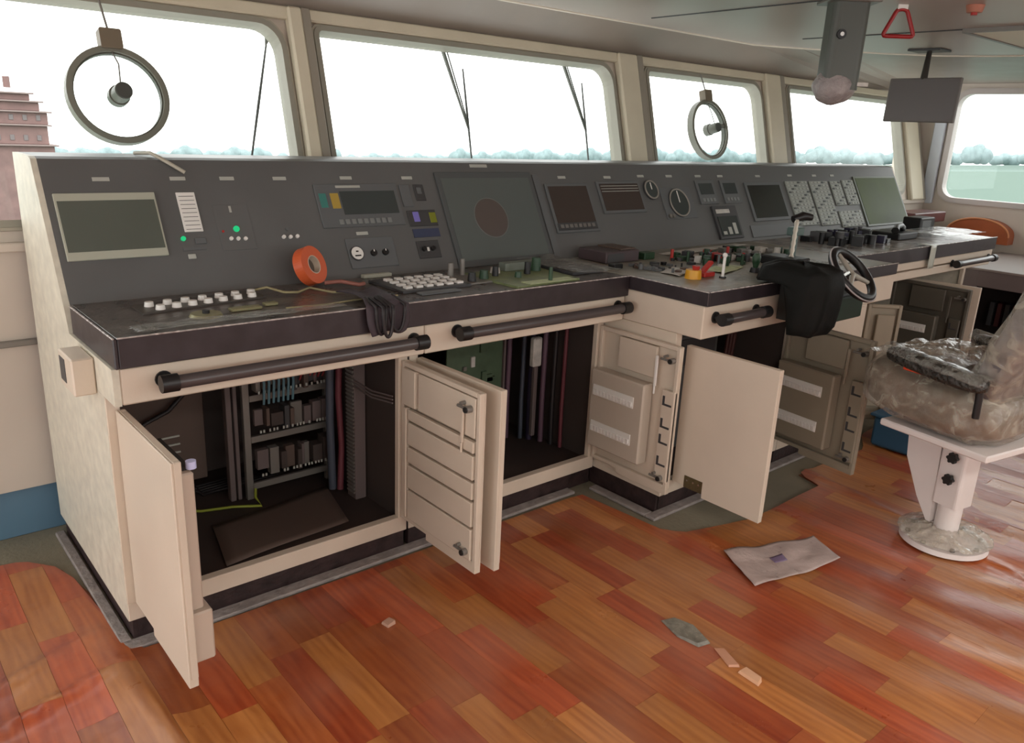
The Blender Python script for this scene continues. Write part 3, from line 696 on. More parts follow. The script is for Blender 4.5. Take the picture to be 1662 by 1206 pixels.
def monitor(x0, x1, s0, s1, bez, ma_b, ma_s, side=.006, name='monitor', h=.008):
    o = pb(name, x0, x1, s0, s1, h, ma_b)
    pb('screen', x0+side, x1-side, s0+bez, s1-bez, .0015, ma_s, o, b=.0005, z0=h); return o
monitor(.515, .795, .29, .752, .055, SILVER, SCREEN)
o = pb('legend_strip', .86, .918, .454, .75, .004, WHITE, b=.001)
for k in range(9):
    s = .47+k*.031; pb('row_label', .866, .912, s, s+.003, .001, DGREY, o, b=0, z0=.004)
pc('indicator_lamp', .85, .406, .0075, .006, GREENL); pb('key_module', .885, .918, .36, .405, .006, MODG); pb('key_module', .842, .914, .318, .336, .003, MODG); pb('name_tag', .852, .876, .255, .29, .004, LABEL)
for x, s in ((1.0, .387), (1.023, .384), (1.047, .381), (1.18, .379), (1.204, .376), (1.229, .378)):
    pc('push_button', x, s, .0062, .008, WHITE)
pc('indicator_lamp', 1.025, .46, .010, .006, GREENL); pc('indicator_lamp', .98, .446, .004, .004, REDM); pb('name_tag', 1.017, 1.025, .59, .64, .002, LABEL, b=.0005)
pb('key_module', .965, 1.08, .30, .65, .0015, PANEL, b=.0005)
pc('indicator_lamp', 1.2, .44, .006, .005, MODG)
# VHF style unit
o = pb('radio_unit', 1.335, 1.675, .43, .80, .006, MODG)
pb('display', 1.43, 1.66, .535, .735, .0015, SCRD, o, b=.0005, z0=.006); pb('lit_window', 1.39, 1.423, .59, .72, .0015, mat('amber_display', (176, 150, 70), .4), o, z0=.006, b=.0005)
pb('lit_window', 1.346, 1.374, .60, .72, .0015, mat('teal_display', (66, 128, 120), .4), o, z0=.006, b=.0005); pb('name_strip', 1.42, 1.52, .765, .785, .001, LABEL, o, z0=.006, b=0)
for k in range(9): pb('key', 1.40+k*.025, 1.417+k*.025, .452, .495, .003, mat('key_grey', (128, 132, 130), .5), o, z0=.006, b=.0005)
pb('gauge_module', 1.405, 1.60, .08, .335, .005, MODG)
o = pc('dial_gauge', 1.437, .204, .027, .010, DGREY); pc('dial_face', 1.437, .204, .0235, .001, WHITE, o, z0=.010)
m = MB(); m.box(1.425, 1.449, .204*SL-.012, .204*SL-.007, .0112, .0118, M=PN); m.box(1.432, 1.442, .204*SL+.004, .204*SL+.009, .0112, .0118, M=PN); m.build('dial_marks', BLACK, o)
for x in (1.504, 1.553): pc('rotary_knob', x, .198, .012, .014, BLACK); pb('pointer_mark', x-.002, x+.002, .205, .222, .001, WHITE, z0=.0145, b=0)
pb('key_module', 1.69, 1.735, .59, .79, .005, MODG); pb('key_module', 1.755, 1.80, .64, .79, .005, DGREY); pb('key_module', 1.765, 1.785, .70, .76, .008, MODG)
pb('key_module', 1.695, 1.825, .41, .555, .004, DGREY)
pb('lit_window', 1.718, 1.745, .45, .54, .006, mat('violet_display', (130, 122, 200), .4)); pb('lit_window', 1.792, 1.822, .435, .53, .006, mat('olive_display', (122, 128, 40), .4)); pb('key_module', 1.70, 1.82, .31, .385, .003, mat('slate_blue', (60, 68, 92), .4))
o = pb('knob_module', 1.70, 1.80, .12, .275, .005, DGREY); pc('knob', 1.725, .20, .009, .01, BLACK, o, z0=.005); pc('knob', 1.765, .20, .009, .01, BLACK, o, z0=.005); pb('mark', 1.74, 1.75, .18, .215, .001, WHITE, o, z0=.005, b=0)
# radar display
o = monitor(1.868, 2.372, .0, .90, .06, mat('radar_bezel', (84, 88, 88), .4), mat('radar_screen', (94, 101, 98), .28), side=.02, name='radar_display', h=.010)
m = MB(); m.ring((2.09, .45*SL, .0112), (0, 0, 1), .085, .0012, 48, 6, M=PN); m.build('range_ring', mat('ring_grey', (120, 120, 116), .5), o)
m = MB(); m.cyl((2.09, .45*SL, .0113), (2.09, .45*SL, .0118), .082, 40, M=PN); m.build('sweep_disc', mat('disc_brown', (92, 84, 80), .3), o)
pb('maker_plate', 2.06, 2.15, .955, .985, .001, LABEL, b=0)
pb('trim_bar', 2.385, 2.42, .02, .88, .006, MODG)
o = monitor(2.44, 2.71, .26, .78, .03, MODG, mat('brown_screen', (70, 62, 58), .2), side=.014, name='monitor')
o = pb('keypad', 2.45, 2.695, .285, .362, .012, DGREY)
for k in range(8): pb('key', 2.46+k*.028, 2.48+k*.028, .305, .342, .003, mat('key_grey2', (112, 108, 104), .5), o, z0=.012, b=.0005)
monitor(2.77, 3.07, .44, .80, .03, MODG, MATS['brown_screen'], side=.014)
for k in range(3): pb('scale_line', 2.79, 3.05, .74-k*.03, .746-k*.03, .001, LABEL, z0=.0098, b=0)
def ring_gauge(x, s, r, fa, n):
    o = pc('dial_gauge', x, s, r, .010, DGREY); m = MB(); m.ring((x, s*SL, .010), (0, 0, 1), r-.006, .004, 36, 8, M=PN); m.build('bezel_ring', mat('gauge_ring', (158, 152, 142), .35, metal=.3), o)
    pc('dial_face', x, s, r-.012, .001, fa, o, z0=.010); m = MB(); m.box(x-.003, x+.003, s*SL, s*SL+r-.016, .0112, .0125, M=PN); m.build('needle', WHITE, o); return o
ring_gauge(3.15, .695, .052, SCRD, 0); pb('gauge_module', 3.215, 3.46, .34, .72, .004, MODG); ring_gauge(3.338, .53, .078, SCRD, 0)
for x in (3.235, 3.26): pc('rotary_knob', x, .375, .010, .014, GREYM)
for x0, x1 in ((3.52, 3.675), (3.735, 3.89)):
    o = pb('meter', x0, x1, .50, .80, .008, MODG); pb('display', x0+.02, x1-.02, .62, .76, .001, SCRD, o, z0=.008, b=0)
    for k in range(4): pb('key', x0+.02+k*.03, x0+.04+k*.03, .53, .57, .003, mat('key_grey'), o, z0=.008, b=0) if False else pb('key', x0+.02+k*.03, x0+.04+k*.03, .53, .57, .003, MATS['key_grey'], o, z0=.008, b=0)
o = pb('recorder_unit', 3.59, 3.80, .05, .465, .014, DGREY); pb('paper_strip', 3.61, 3.73, .37, .42, .002, PAPER, o, z0=.014, b=0); pb('glass_lid', 3.61, 3.78, .08, .33, .003, SCRD, o, z0=.014)
for k in range(3): pb('paper_strip', 3.62+k*.05, 3.65+k*.05, .10, .14+.05*k, .001, LABEL, o, z0=.0175, b=0)
monitor(3.96, 4.33, .245, .765, .04, MODG, mat('dark_screen', (48, 50, 46), .2), side=.022)
pb('key_module', 3.90, 4.30, .04, .20, .004, MODG)
# button banks
def bank(x0, x1, s0, s1, cols, rows, ma=BEIGE):
    o = pb('button_bank', x0, x1, s0, s1, .008, ma); dx = (x1-x0)/cols; ds = (s1-s0)/rows; m = MB(); m2 = MB()
    for i in range(cols):
        for j in range(rows):
            (m if (i*7+j*3) % 5 else m2).box(x0+dx*(i+.2), x0+dx*(i+.8), (s0+ds*(j+.25))*SL, (s0+ds*(j+.75))*SL, .008, .0105, M=PN)
    m.build('key_row', mat('bank_key', (168, 172, 164), .5), o, kind='stuff'); m2.build('key_row', mat('bank_key_dark', (70, 76, 74), .5), o, kind='stuff')
bank(4.385, 4.63, .14, .775, 6, 14); bank(4.655, 4.875, .12, .772, 5, 14); bank(4.905, 5.035, .40, .768, 3, 8); bank(5.06, 5.205, .40, .782, 4, 8); bank(4.90, 5.19, .07, .315, 6, 5)
monitor(5.225, 5.835, .05, .84, .03, mat('green_bezel', (104, 112, 98), .4), SCRG, side=.02)

# ---------------- items on the worktops
ZT = .9185
def wb(name, x0, x1, y0, y1, h, ma, par, b=.001, z=ZT):
    m = MB(); m.box(x0, x1, y0, y1, z, z+h, b); return m.build(name, ma, par)
bt = thing('button_tray', 'tray with two rows of white push buttons at the left end of the worktop', 'button panel', (.82, 2.28, ZT))
m = MB(); m.prism([(.625, 2.245), (1.0, 2.30), (1.0, 2.40), (.625, 2.36)], ZT, ZT+.006); m.build('tray', mat('tray_dark', (72, 66, 60), .4), bt)
for i in range(7):
    for x, y in ((.665+i*.052, 2.322+i*.006), (.68+i*.047, 2.272+i*.007)):
        m = MB(); m.cyl((x, y, ZT+.006), (x, y, ZT+.019), .0135, 14, r1=.0115); m.build('push_button', WHITE, bt)
js = thing('control_disc', 'flat yellow-grey round control disc below the white push buttons', 'control', (.76, 2.135, ZT))
m = MB(); m.cyl((.765, 2.16, ZT), (.765, 2.16, ZT+.008), .045, 28, r1=.04); m.build('disc', mat('olive_metal', (150, 146, 110), .35, metal=.3), js)
m = MB(); m.cyl((.765, 2.16, ZT+.008), (.765, 2.16, ZT+.016), .010, 14); m.build('hub', BLACK, js)
m = MB(); m.box(.84, .93, 2.165, 2.195, ZT, ZT+.009, .002); m.box(.95, .99, 2.19, 2.215, ZT, ZT+.009, .002); m.build('key_block', MATS['olive_metal'], js)
def bits(name, label, cat, cx, cy, rx, ry, n, seed, mats_, h=(.004, .014), sz=(.006, .02)):
    """loose fittings lying close together, each a part of one wired board"""
    r = random.Random(seed); t = thing(name, label, cat, (cx, cy, ZT))
    for k in range(n):
        x = cx+r.uniform(-rx, rx); y = cy+r.uniform(-ry, ry); a = r.uniform(*sz); b_ = r.uniform(*sz); hh = r.uniform(*h); m = MB()
        Mx = Matrix.Translation((x, y, ZT)) @ Matrix.Rotation(r.uniform(-.4, .4), 4, 'Z')
        if r.random() < .35: m.cyl((0, 0, 0), (0, 0, hh*1.5), a*.6, 12, M=Mx); nm = 'knob'
        else: m.box(-a, a, -b_, b_, 0, hh, .001, M=Mx); nm = 'key_block'
        m.build(nm, r.choice(mats_), t)
    return t
# crumpled clear film over the left worktop
def film_sheet(name, label, x0, x1, y0, y1, amp, seed, z=ZT+.02, par=None, matl=FILM, nu=30, nv=14):
    def fn(u, v):
        x = x0+(x1-x0)*u+.02*noise.noise(Vector((u*5, v*5, seed))); y = y0+(y1-y0)*v+.02*noise.noise(Vector((u*5, v*5, seed+9)))
        return (x, y, z+amp*noise.noise(Vector((x*14, y*14, seed))))
    m = MB(); m.sheet(fn, nu, nv, .0006); return m.build(name, matl, par, label=label, cat='plastic film' if par is None else None, loc=(x0, y0, z))
film_sheet('plastic_film', 'crinkled clear film strip in front of the white push buttons', .55, 1.14, 2.045, 2.10, .004, 3, z=ZT+.010)
film_sheet('plastic_film', 'crinkled clear film over the dark keyboards in front of the radar', 2.13, 2.34, 2.05, 2.44, .006, 13, z=ZT+.026)
film_sheet('plastic_film', 'bright clear film over the right wing worktop', 5.08, 5.68, 1.92, 2.22, .006, 33, z=ZT+.032)
m = MB(); m.tube([(.98, 2.38, ZT+.008), (1.03, 2.36, ZT+.02), (1.06, 2.30, ZT+.012), (1.1, 2.29, ZT+.01), (1.16, 2.33, ZT+.012), (1.2, 2.25, ZT+.008), (1.3, 2.2, ZT+.01)], .004, 8)
m.build('cable', mat('olive_wire', (150, 140, 104), .5), label='pale olive wire lying between the white buttons and the tape roll', cat='cable')
m = MB(); m.tube([(.98, 2.12, ZT+.006), (1.1, 2.10, ZT+.008), (1.25, 2.13, ZT+.006), (1.36, 2.12, ZT+.006)], .003, 8)
m.build('cable', MATS['olive_wire'], label='thin pale wire along the front of the left worktop', cat='cable')
# orange tape roll against the panel
def tape_roll():
    t = thing('tape_roll', 'orange roll of adhesive tape leaning against the instrument panel', 'tape', (1.207, 2.42, ZT))
    ax = Vector((.45, -.82, .38)).normalized(); c = Vector((1.207, 2.415, ZT+.066)); up = Vector((0, 0, 1)); u = up.cross(ax).normalized(); w_ = ax.cross(u)
    Mx = frame(c, u, w_, ax); m = MB()
    def ann(m, r0, r1, h):
        n = 40; vs = []
        for r_, z in ((r0, -h), (r1, -h), (r1, h), (r0, h)):
            vs += [(r_*math.cos(2*math.pi*i/n), r_*math.sin(2*math.pi*i/n), z) for i in range(n)]
        fs = [(k*n+i, k*n+(i+1) % n, ((k+1) % 4)*n+(i+1) % n, ((k+1) % 4)*n+i) for k in range(4) for i in range(n)]
        m.add(vs, fs, Mx)
    ann(m, .031, .064, .018); m.build('tape', ORANGE, t); m = MB(); ann(m, .0285, .0312, .0185); m.build('core', mat('pale_core', (212, 196, 176), .6), t)
    m = MB(); m.cyl((0, 0, -.012), (0, 0, -.006), .0284, 24, M=Mx); m.build('inner_disc', TAPEC, t)
tape_roll()
m = MB(); m.tube([(1.24, 2.38, ZT+.012), (1.29, 2.36, ZT+.016), (1.33, 2.31, ZT+.01), (1.36, 2.33, ZT+.008)], .007, 8); m.build('cable', mat('pinkish_cable', (150, 96, 84), .5), label='reddish cable beside the orange tape roll', cat='cable')
np_ = thing('name_board', 'silver name bar at the foot of the panel below the white dial', 'sign', (1.48, 2.44, ZT)); wb('bar', 1.425, 1.54, 2.44, 2.463, .012, SILVER, np_)
# keyboard of white keys
kb = thing('keyboard', 'dark keypad with four rows of white keys before the radar', 'keyboard', (1.55, 2.25, ZT))
wb('base', 1.40, 1.68, 2.15, 2.37, .010, DGREY, kb)
for i in range(6):
    for j in range(4):
        x = 1.425+i*.042+j*.004; y = 2.17+j*.047; wb('key', x, x+.026, y, y+.022, .008, WHITE, kb, z=ZT+.0102)
wb('lower_key_strip', 1.44, 1.60, 2.10, 2.135, .006, MODG, kb)
# dark cloth and strap hanging over the front edge
def hanging():
    t = thing('headset_cable', 'dark looped cable and cloth hanging over the worktop edge above the left handrail', 'cable', (1.25, 2.0, ZT))
    def fn(u, v):
        x = 1.185+.13*u+.01*math.sin(v*7+u*3)
        prof = [(2.20, ZT+.020), (2.12, ZT+.024), (2.04, ZT+.022), (2.003, ZT+.014), (1.998, ZT-.04), (1.996, ZT-.075)]
        k = v*5; i = min(4, int(k)); f_ = k-i; y = prof[i][0]*(1-f_)+prof[i+1][0]*f_; z = prof[i][1]*(1-f_)+prof[i+1][1]*f_
        return (x, y-.004*math.sin(u*9), z+.006*math.sin(u*8+v*5))
    m = MB(); m.sheet(fn, 14, 20, .004); m.build('cloth', mat('mauve_black_cloth', (64, 54, 60), .7, bump=.4, bscale=30), t)
    for k, (xa, xb, zb) in enumerate(((1.20, 1.235, .835), (1.245, 1.295, .84), (1.215, 1.25, .828))):
        y = 1.992-.007*k; m = MB(); pts = []
        for i in range(17):
            a = math.pi*i/16; pts.append(((xa+xb)/2-(xb-xa)/2*math.cos(a), y-.006, ZT+.01-(ZT-zb)*math.sin(a)**.8))
        m.tube([(xa, 2.05, ZT+.026)]+pts+[(xb, 2.05, ZT+.026)], .0055, 8); m.build('cable_loop', CABLEB, t)
hanging()
gt = thing('control_board', 'pale green control board with levers in front of the radar screen', 'control panel', (1.95, 2.2, ZT))
m = MB(); m.prism([(1.80, 2.04), (2.12, 2.06), (2.14, 2.33), (1.78, 2.34)], ZT, ZT+.008); m.build('base_plate', mat('moss_plate', (118, 128, 88), .45, var=.3, vscale=20), gt)
wb('paper_strip', 1.86, 2.09, 2.045, 2.095, .002, LGREEN, gt, b=0, z=ZT+.0085)
for k, (x, y, h, r, ma) in enumerate([(1.70, 2.30, .05, .012, GREYM), (1.76, 2.31, .06, .010, GREYM), (1.72, 2.20, .03, .016, BLACK), (1.79, 2.22, .03, .018, GREENP), (1.86, 2.24, .035, .013, BLACK), (1.92, 2.18, .02, .014, GREENP), (2.0, 2.22, .045, .013, BLACK), (1.90, 2.29, .02, .02, PAPER), (1.98, 2.07, .05, .008, GREENP), (2.08, 2.26, .05, .020, GREENP)]):
    m = MB(); m.cyl((x, y, ZT+.008), (x, y, ZT+.008+h), r, 14, r1=r*.85); m.build('knob', ma, gt)
wb('key_row', 1.95, 2.12, 2.29, 2.33, .03, mat('grey_green_block', (120, 128, 118), .5), gt, z=ZT+.0085)
wb('side_plate', 1.68, 1.80, 2.17, 2.33, .007, GREYM, gt)
kb2 = thing('keyboard', 'low dark keyboard right of the pale green control board', 'keyboard', (2.25, 2.2, ZT)); wb('base', 2.165, 2.335, 2.14, 2.40, .012, DGREY, kb2)
for i in range(5):
    for j in range(6): wb('key', 2.18+i*.03, 2.204+i*.03, 2.16+j*.036, 2.184+j*.036, .005, MATS['key_grey2'], kb2, z=ZT+.0122)
db = thing('printer_box', 'dark mauve box at the inner corner of the worktop', 'box', (2.6, 2.35, ZT)); wb('body', 2.49, 2.70, 2.27, 2.44, .05, mat('mauve_box', (78, 66, 68), .4), db, b=.004)
wb('front_plate', 2.50, 2.60, 2.268, 2.2705, .035, DGREY, db, z=ZT+.006); wb('lid', 2.60, 2.695, 2.29, 2.43, .006, mat('brownish_lid', (92, 76, 66), .4), db, z=ZT+.0502)
# emergency buttons
eb = thing('emergency_button', 'yellow emergency stop switch with red cap at the worktop corner', 'button', (2.56, 1.86, ZT))
m = MB(); m.cyl((2.565, 1.875, ZT), (2.565, 1.875, ZT+.035), .033, 24, r1=.03); m.build('collar', YELLOW, eb)
m = MB(); m.cyl((2.572, 1.87, ZT+.035), (2.572, 1.87, ZT+.05), .013, 20, r1=.016); m.build('cap', REDM, eb)
rb = thing('flap_switch', 'red hinged safety flap switch beside the yellow emergency switch', 'switch', (2.65, 1.88, ZT)); wb('base', 2.62, 2.69, 1.86, 1.90, .018, REDM, rb, b=.003)
m = MB(); m.box(-.035, .035, -.012, .012, 0, .014, .003, M=Matrix.Translation((2.665, 1.885, ZT+.03)) @ Matrix.Rotation(R(-35), 4, 'Y')); m.build('flap', REDM, rb)
wp = thing('lever_switch', 'thin white lever standing on the projecting worktop', 'lever', (2.69, 1.82, ZT)); m = MB(); m.cyl((2.69, 1.825, ZT), (2.69, 1.825, ZT+.085), .006, 12); m.build('stem', WHITE, wp); m = MB(); m.ellipsoid((2.69, 1.825, ZT+.09), (.010, .010, .010), 12, 8); m.build('tip', WHITE, wp)
m = MB(); m.cyl((2.69, 1.825, ZT), (2.69, 1.825, ZT+.006), .014, 14); m.build('base', BLACK, wp)
jl = thing('joystick', 'stubby dark green joystick on the projecting worktop', 'joystick', (2.94, 1.83, ZT)); m = MB(); m.cyl((2.94, 1.84, ZT), (2.94, 1.84, ZT+.02), .022, 18, r1=.018); m.build('base', BLACK, jl); m = MB(); m.tube([(2.94, 1.84, ZT+.02), (2.94, 1.84, ZT+.045), (2.94, 1.84, ZT+.065), (2.94, 1.84, ZT+.08)], [.010, .016, .018, .010], 14); m.build('grip', GREENP, jl)
for k, (x, y, w_, d_, ma, lab) in enumerate([(2.62, 2.0, .16, .10, PAPER, 'pale grey printed card in front of the mauve box'), (2.88, 1.95, .22, .10, LGREEN, 'pale green card around the stubby joystick'), (3.30, 2.36, .7, .07, PAPER, 'pale paper strip along the foot of the panel')]):
    m = MB(); m.sheet(lambda u, v, x=x, y=y, w_=w_, d_=d_, k=k: (x+(u-.5)*w_, y+(v-.5)*d_+.06*(u-.5), ZT+.004+.002*math.sin(u*6+v*4+k)), 10, 5, .001); m.build('card', ma, label=lab, cat='paper')
bits('switch_board', 'cluttered board of dark and green switches on the projecting worktop', 'control panel', 3.03, 2.12, .19, .14, 46, 5, [BLACK, GREENP, GREENP, BLACK, REDM, DGREY, PAPER, GREENP, BLACK, MODG, GREENP], h=(.008, .034), sz=(.008, .028))
bits('switch_board', 'small board of black knobs and keys left of the thin white lever', 'control panel', 2.64, 2.09, .12, .11, 26, 8, [BLACK, DGREY, MODG, mat('brown_key', (92, 72, 60), .5)], h=(.005, .016), sz=(.006, .018))
bits('switch_board', 'control board of grey and black keys behind the steering wheel', 'control panel', 3.42, 2.17, .12, .14, 26, 9, [BLACK, GREENP, PAPER, GREYM, GREENP], h=(.008, .03), sz=(.01, .03))
bits('switch_board', 'dark cluster of switches on the right wing worktop below the green screen', 'control panel', 4.42, 2.22, .28, .15, 40, 12, [BLACK, DGREY, BLACK, mat('navy_plastic', (40, 38, 62), .4)], h=(.015, .055), sz=(.012, .04))
for k, (x, y, w_, d_, h_, ma, lab) in enumerate([(2.78, 2.30, .07, .05, .03, GREENP, 'dark green block at the back of the projecting worktop'), (2.45, 2.18, .05, .04, .02, BLACK, 'small black block beside the mauve box'), (3.12, 1.80, .05, .03, .025, BLACK, 'black block on the worktop edge left of the steering wheel'), (3.60, 1.80, .12, .04, .012, PAPER, 'pale flat pad on the worktop right of the steering wheel')]):
    m = MB(); m.box(x-w_/2, x+w_/2, y-d_/2, y+d_/2, ZT, ZT+h_, .003); m.build('switch_block', ma, label=lab, cat='block')
# throttle lever
tl = thing('throttle_lever', 'tall ribbed silver throttle lever with black head beside the helm', 'lever', (3.24, 1.87, ZT))
m = MB(); m.box(3.19, 3.31, 1.80, 1.98, ZT, ZT+.04, .006); m.build('base', BLACK, tl)
m = MB(); pts = [(3.245+.004*i, 1.86+.002*i, ZT+.04+.0145*i) for i in range(12)]; m.tube(pts, [.008 if i % 2 else .011 for i in range(12)], 12); m.build('shaft', mat('ribbed_silver', (196, 190, 176), .35, metal=.4), tl)
m = MB(); m.tube([(3.285, 1.90, ZT+.20), (3.33, 1.88, ZT+.215), (3.37, 1.86, ZT+.21)], [.016, .02, .015], 12); m.build('head', BLACK, tl)
# second throttle, teal-grey column
t2 = thing('lever_column', 'grey-green lever column right of the ribbed silver lever', 'lever', (3.52, 2.0, ZT)); m = MB(); m.cyl((3.46, 1.98, ZT), (3.46, 1.98, ZT+.11), .016, 14); m.build('stem', mat('grey_teal', (92, 112, 108), .4), t2)
m = MB(); m.box(3.42, 3.50, 1.955, 2.005, ZT+.11, ZT+.15, .006); m.build('head', MATS['grey_teal'], t2)
m = MB(); m.cyl((3.46, 1.98, ZT), (3.46, 1.98, ZT+.012), .03, 18); m.build('base', BLACK, t2)
# steering wheel and covered helm box
hw = thing('steering_wheel', 'small black steering wheel in shiny film tilted on the helm box', 'steering wheel', (3.11, 1.46, .86))
hax = Vector((.05, -.72, .68)).normalized(); hc = Vector((3.08, 1.49, .955))
m = MB(); m.ring(hc, hax, .112, .017, 44, 12); m.build('rim', BLACK, hw)
m = MB(); m.cyl(hc-hax*.028, hc+hax*.005, .022, 20); m.build('hub', STEEL, hw)
up = Vector((0, 0, 1)); hu = up.cross(hax).normalized(); hv = hax.cross(hu)
for a in (90, 210, 330):
    d = hu*math.cos(R(a))+hv*math.sin(R(a)); m = MB(); m.tube([hc, hc+d*.11], [.012, .008], 8); m.build('spoke', mat('pale_spoke', (176, 172, 160), .3), hw)
m = MB(); m.ring(hc+hax*.004, hax, .1285, .0035, 40, 6); m.build('film_edge', mat('film_white', (190, 184, 184), .2), hw)
hb = thing('helm_unit', 'dark helm box under a black-green cover on the front edge of the console', 'helm', (3.0, 1.6, .75))
def helm():
    m = MB(); m.prism([(1.655, .745), (1.655, .955), (1.90, .955), (1.90, ZT), (1.56, ZT), (1.56, .745)] if False else [(1.50, .775), (1.515, .87), (1.62, .955), (1.70, .965), (1.70, .9255), (1.643, .9255), (1.643, .775)], 2.82, 3.20, M=frame(None, (0, 1, 0), (0, 0, 1), (1, 0, 0)))
    m.build('body', mat('helm_black', (30, 30, 27), .45, var=.3, vscale=6), hb)
    def fn(u, v):      # draped cover left half hanging low
        a = 2*math.pi*u; prof = [(.0, 1.005), (.10, 1.003), (.15, .985), (.165, .93), (.16, .84), (.15, .775), (.13, .745)]
        k = v*6; i = min(5, int(k)); f_ = k-i; r_ = prof[i][0]*(1-f_)+prof[i+1][0]*f_; z = prof[i][1]*(1-f_)+prof[i+1][1]*f_
        ca, sa = math.cos(a), math.sin(a); e = .55; ca = math.copysign(abs(ca)**e, ca); sa = math.copysign(abs(sa)**e, sa)
        if sa > 0: z = max(z, ZT+.012)   # lies on the worktop at the rear
        rr = r_*(1+.06*math.sin(a*7+v*4)*v); y = 1.575+sa*rr*.92
        if z > ZT+.0115 and False: y = y
        if y > 1.635 and z < ZT+.012: z = ZT+.012
        return (2.845+ca*rr*.70-.02*v, y, z+.006*math.sin(a*5)*(1-v))
    m = MB(); m.sheet(fn, 56, 24, .002); m.build('cover', CLOTH, hb)
    m = MB(); m.box(2.955, 3.205, 1.485, 1.499, .77, .865, .006); m.build('front_bezel', mat('deep_green', (26, 54, 38), .35, var=.3, vscale=20), hb)
    m = MB(); m.sheet(lambda u, v: (2.97+.18*u, 1.62+.08*v+.01*math.sin(u*9), .975+.004*math.sin(u*14+v*6)), 16, 6, .001); m.build('film', FILM, hb)
helm()
# right wing items
bx = thing('telephone', 'black handset unit at the foot of the green screen', 'telephone', (4.9, 2.16, ZT))
wb('base', 4.80, 5.05, 2.08, 2.25, .04, BLACK, bx, b=.006); m = MB(); m.tube([(4.80, 2.11, ZT+.055), (4.86, 2.13, ZT+.075), (4.96, 2.15, ZT+.075), (5.02, 2.17, ZT+.055)], [.022, .015, .015, .022], 12); m.build('handset', BLACK, bx)
b2 = thing('equipment_box', 'black box with film at the far right end of the console', 'box', (5.55, 2.3, ZT)); wb('body', 5.45, 5.66, 2.24, 2.36, .09, BLACK, b2, b=.006); wb('face_plate', 5.47, 5.60, 2.237, 2.2405, .05, MODG, b2, z=ZT+.02)
b3 = thing('equipment_box', 'low dark reddish box against the right side wall below the window corner', 'box', (6.4, 2.6, .9)); m = MB(); m.box(6.2, 6.75, 2.60, 2.80, .90, .975, .006); m.build('body', mat('dark_red_brown', (92, 48, 46), .4, var=.2), b3)
m = MB(); m.box(6.25, 6.30, 2.65, 2.75, .50, .90, .003); m.box(6.65, 6.70, 2.65, 2.75, .50, .90, .003); m.box(6.15, 6.8, 2.58, 2.974, .46, .50, .003); m.build('bracket', GREYM, b3)
pl = thing('round_plate', 'round grey plate lying at the end of the right wing worktop', 'plate', (5.6, 2.08, ZT)); m = MB(); m.cyl((5.52, 2.12, ZT), (5.52, 2.12, ZT+.008), .05, 28); m.build('disc', GREYM, pl); m = MB(); m.cyl((5.52, 2.12, ZT+.008), (5.52, 2.12, ZT+.02), .015, 16); m.build('knob', BLACK, pl)
tp = thing('tape_strip', 'pale clear tape hanging over the front edge of the right wing worktop', 'tape', (4.72, 1.86, .85)); m = MB(); m.sheet(lambda u, v: (4.70+.075*u, 1.93-.078*min(1, v*2)-.001*v, ZT+.0075-max(0, v-.5)*.26), 4, 14, .001); m.build('strip', mat('pale_tape', (186, 190, 178), .3), tp)

# ---------------- inside the cabinets
# rack in the left cabinet
rk = thing('wiring_rack', 'grey frame rack of terminal rows and relays inside the leftmost cabinet', 'rack', (1.2, 2.58, .115))
for x in (1.03, 1.345):
    m = MB(); m.box(x-.012, x+.012, 2.58, 2.60, .116, .66, .001); m.build('upright', GREYM, rk)
for z in (.165, .345, .50):
    m = MB(); m.box(1.042, 1.333, 2.578, 2.59, z-.012, z+.012, .001); m.build('rail', GREYM, rk)
r = random.Random(4)
for z0, z1, y in ((.50, .60, 2.575), (.355, .47, 2.575), (.19, .32, 2.575)):
    x = 1.05
    while x < 1.31:
        w_ = r.uniform(.012, .05); ma = r.choice([GREYM, DUCT, CARD, INNER, DGREY]); m = MB(); m.box(x, x+w_-.003, y-r.uniform(.01, .05), y, z0+r.uniform(.02, .05), z1-r.uniform(.0, .03), .001); m.build('relay', ma, rk)
        for k in range(int(w_/.012)): 
            if r.random() < .8: m = MB(); m.box(x+.003+k*.012, x+.009+k*.012, y-.052, y-.048, z0+.032, z0+.042); m.build('terminal', LABEL, rk)
        x += w_
m = MB()
for k in range(7): x = 1.07+k*.018; m.tube([(x, 2.53, .62), (x+.002, 2.515, .57), (x+.004, 2.53, .49)], .005, 6)
m.build('cable_bundle', CABLET, rk)
m = MB()
for k in range(6): x = 1.22+k*.018; m.tube([(x, 2.54, .64), (x+.003, 2.52, .60), (x, 2.55, .55)], .004, 6)
m.build('cable_bundle', CABLER, rk)
m = MB(); m.tube([(1.04, 2.56, .165), (1.03, 2.54, .14), (1.035, 2.5, .1225), (.95, 2.55, .1225), (.85, 2.58, .1225), (.8, 2.62, .1225)], .005, 8); m.build('earth_cable', CABLEG, rk)
pd = thing('cable_post', 'grey cable post standing left of the wiring rack', 'post', (.99, 2.6, .115)); m = MB(); m.box(.965, .985, 2.60, 2.63, .116, .72, .002); m.box(.992, 1.006, 2.60, 2.63, .116, .72, .002); m.build('post', DUCT, pd)
dk = thing('cable_duct', 'slotted grey cable duct with red wires at the right of the leftmost cabinet', 'cable duct', (1.35, 2.35, .115))
m = MB(); m.box(1.335, 1.379, 2.36, 2.42, .116, .72, .002); m.build('body', DUCT, dk)
m = MB()
for k in range(38): m.box(1.330, 1.336, 2.365, 2.415, .14+k*.015, .147+k*.015)
m.build('duct_teeth', GREYM, dk)
m = MB(); m.tube([(1.33, 2.45, .70), (1.325, 2.46, .5), (1.335, 2.46, .3), (1.32, 2.45, .13)], .012, 8); m.build('cable', mat('dull_red_cable', (104, 50, 58), .5), dk)
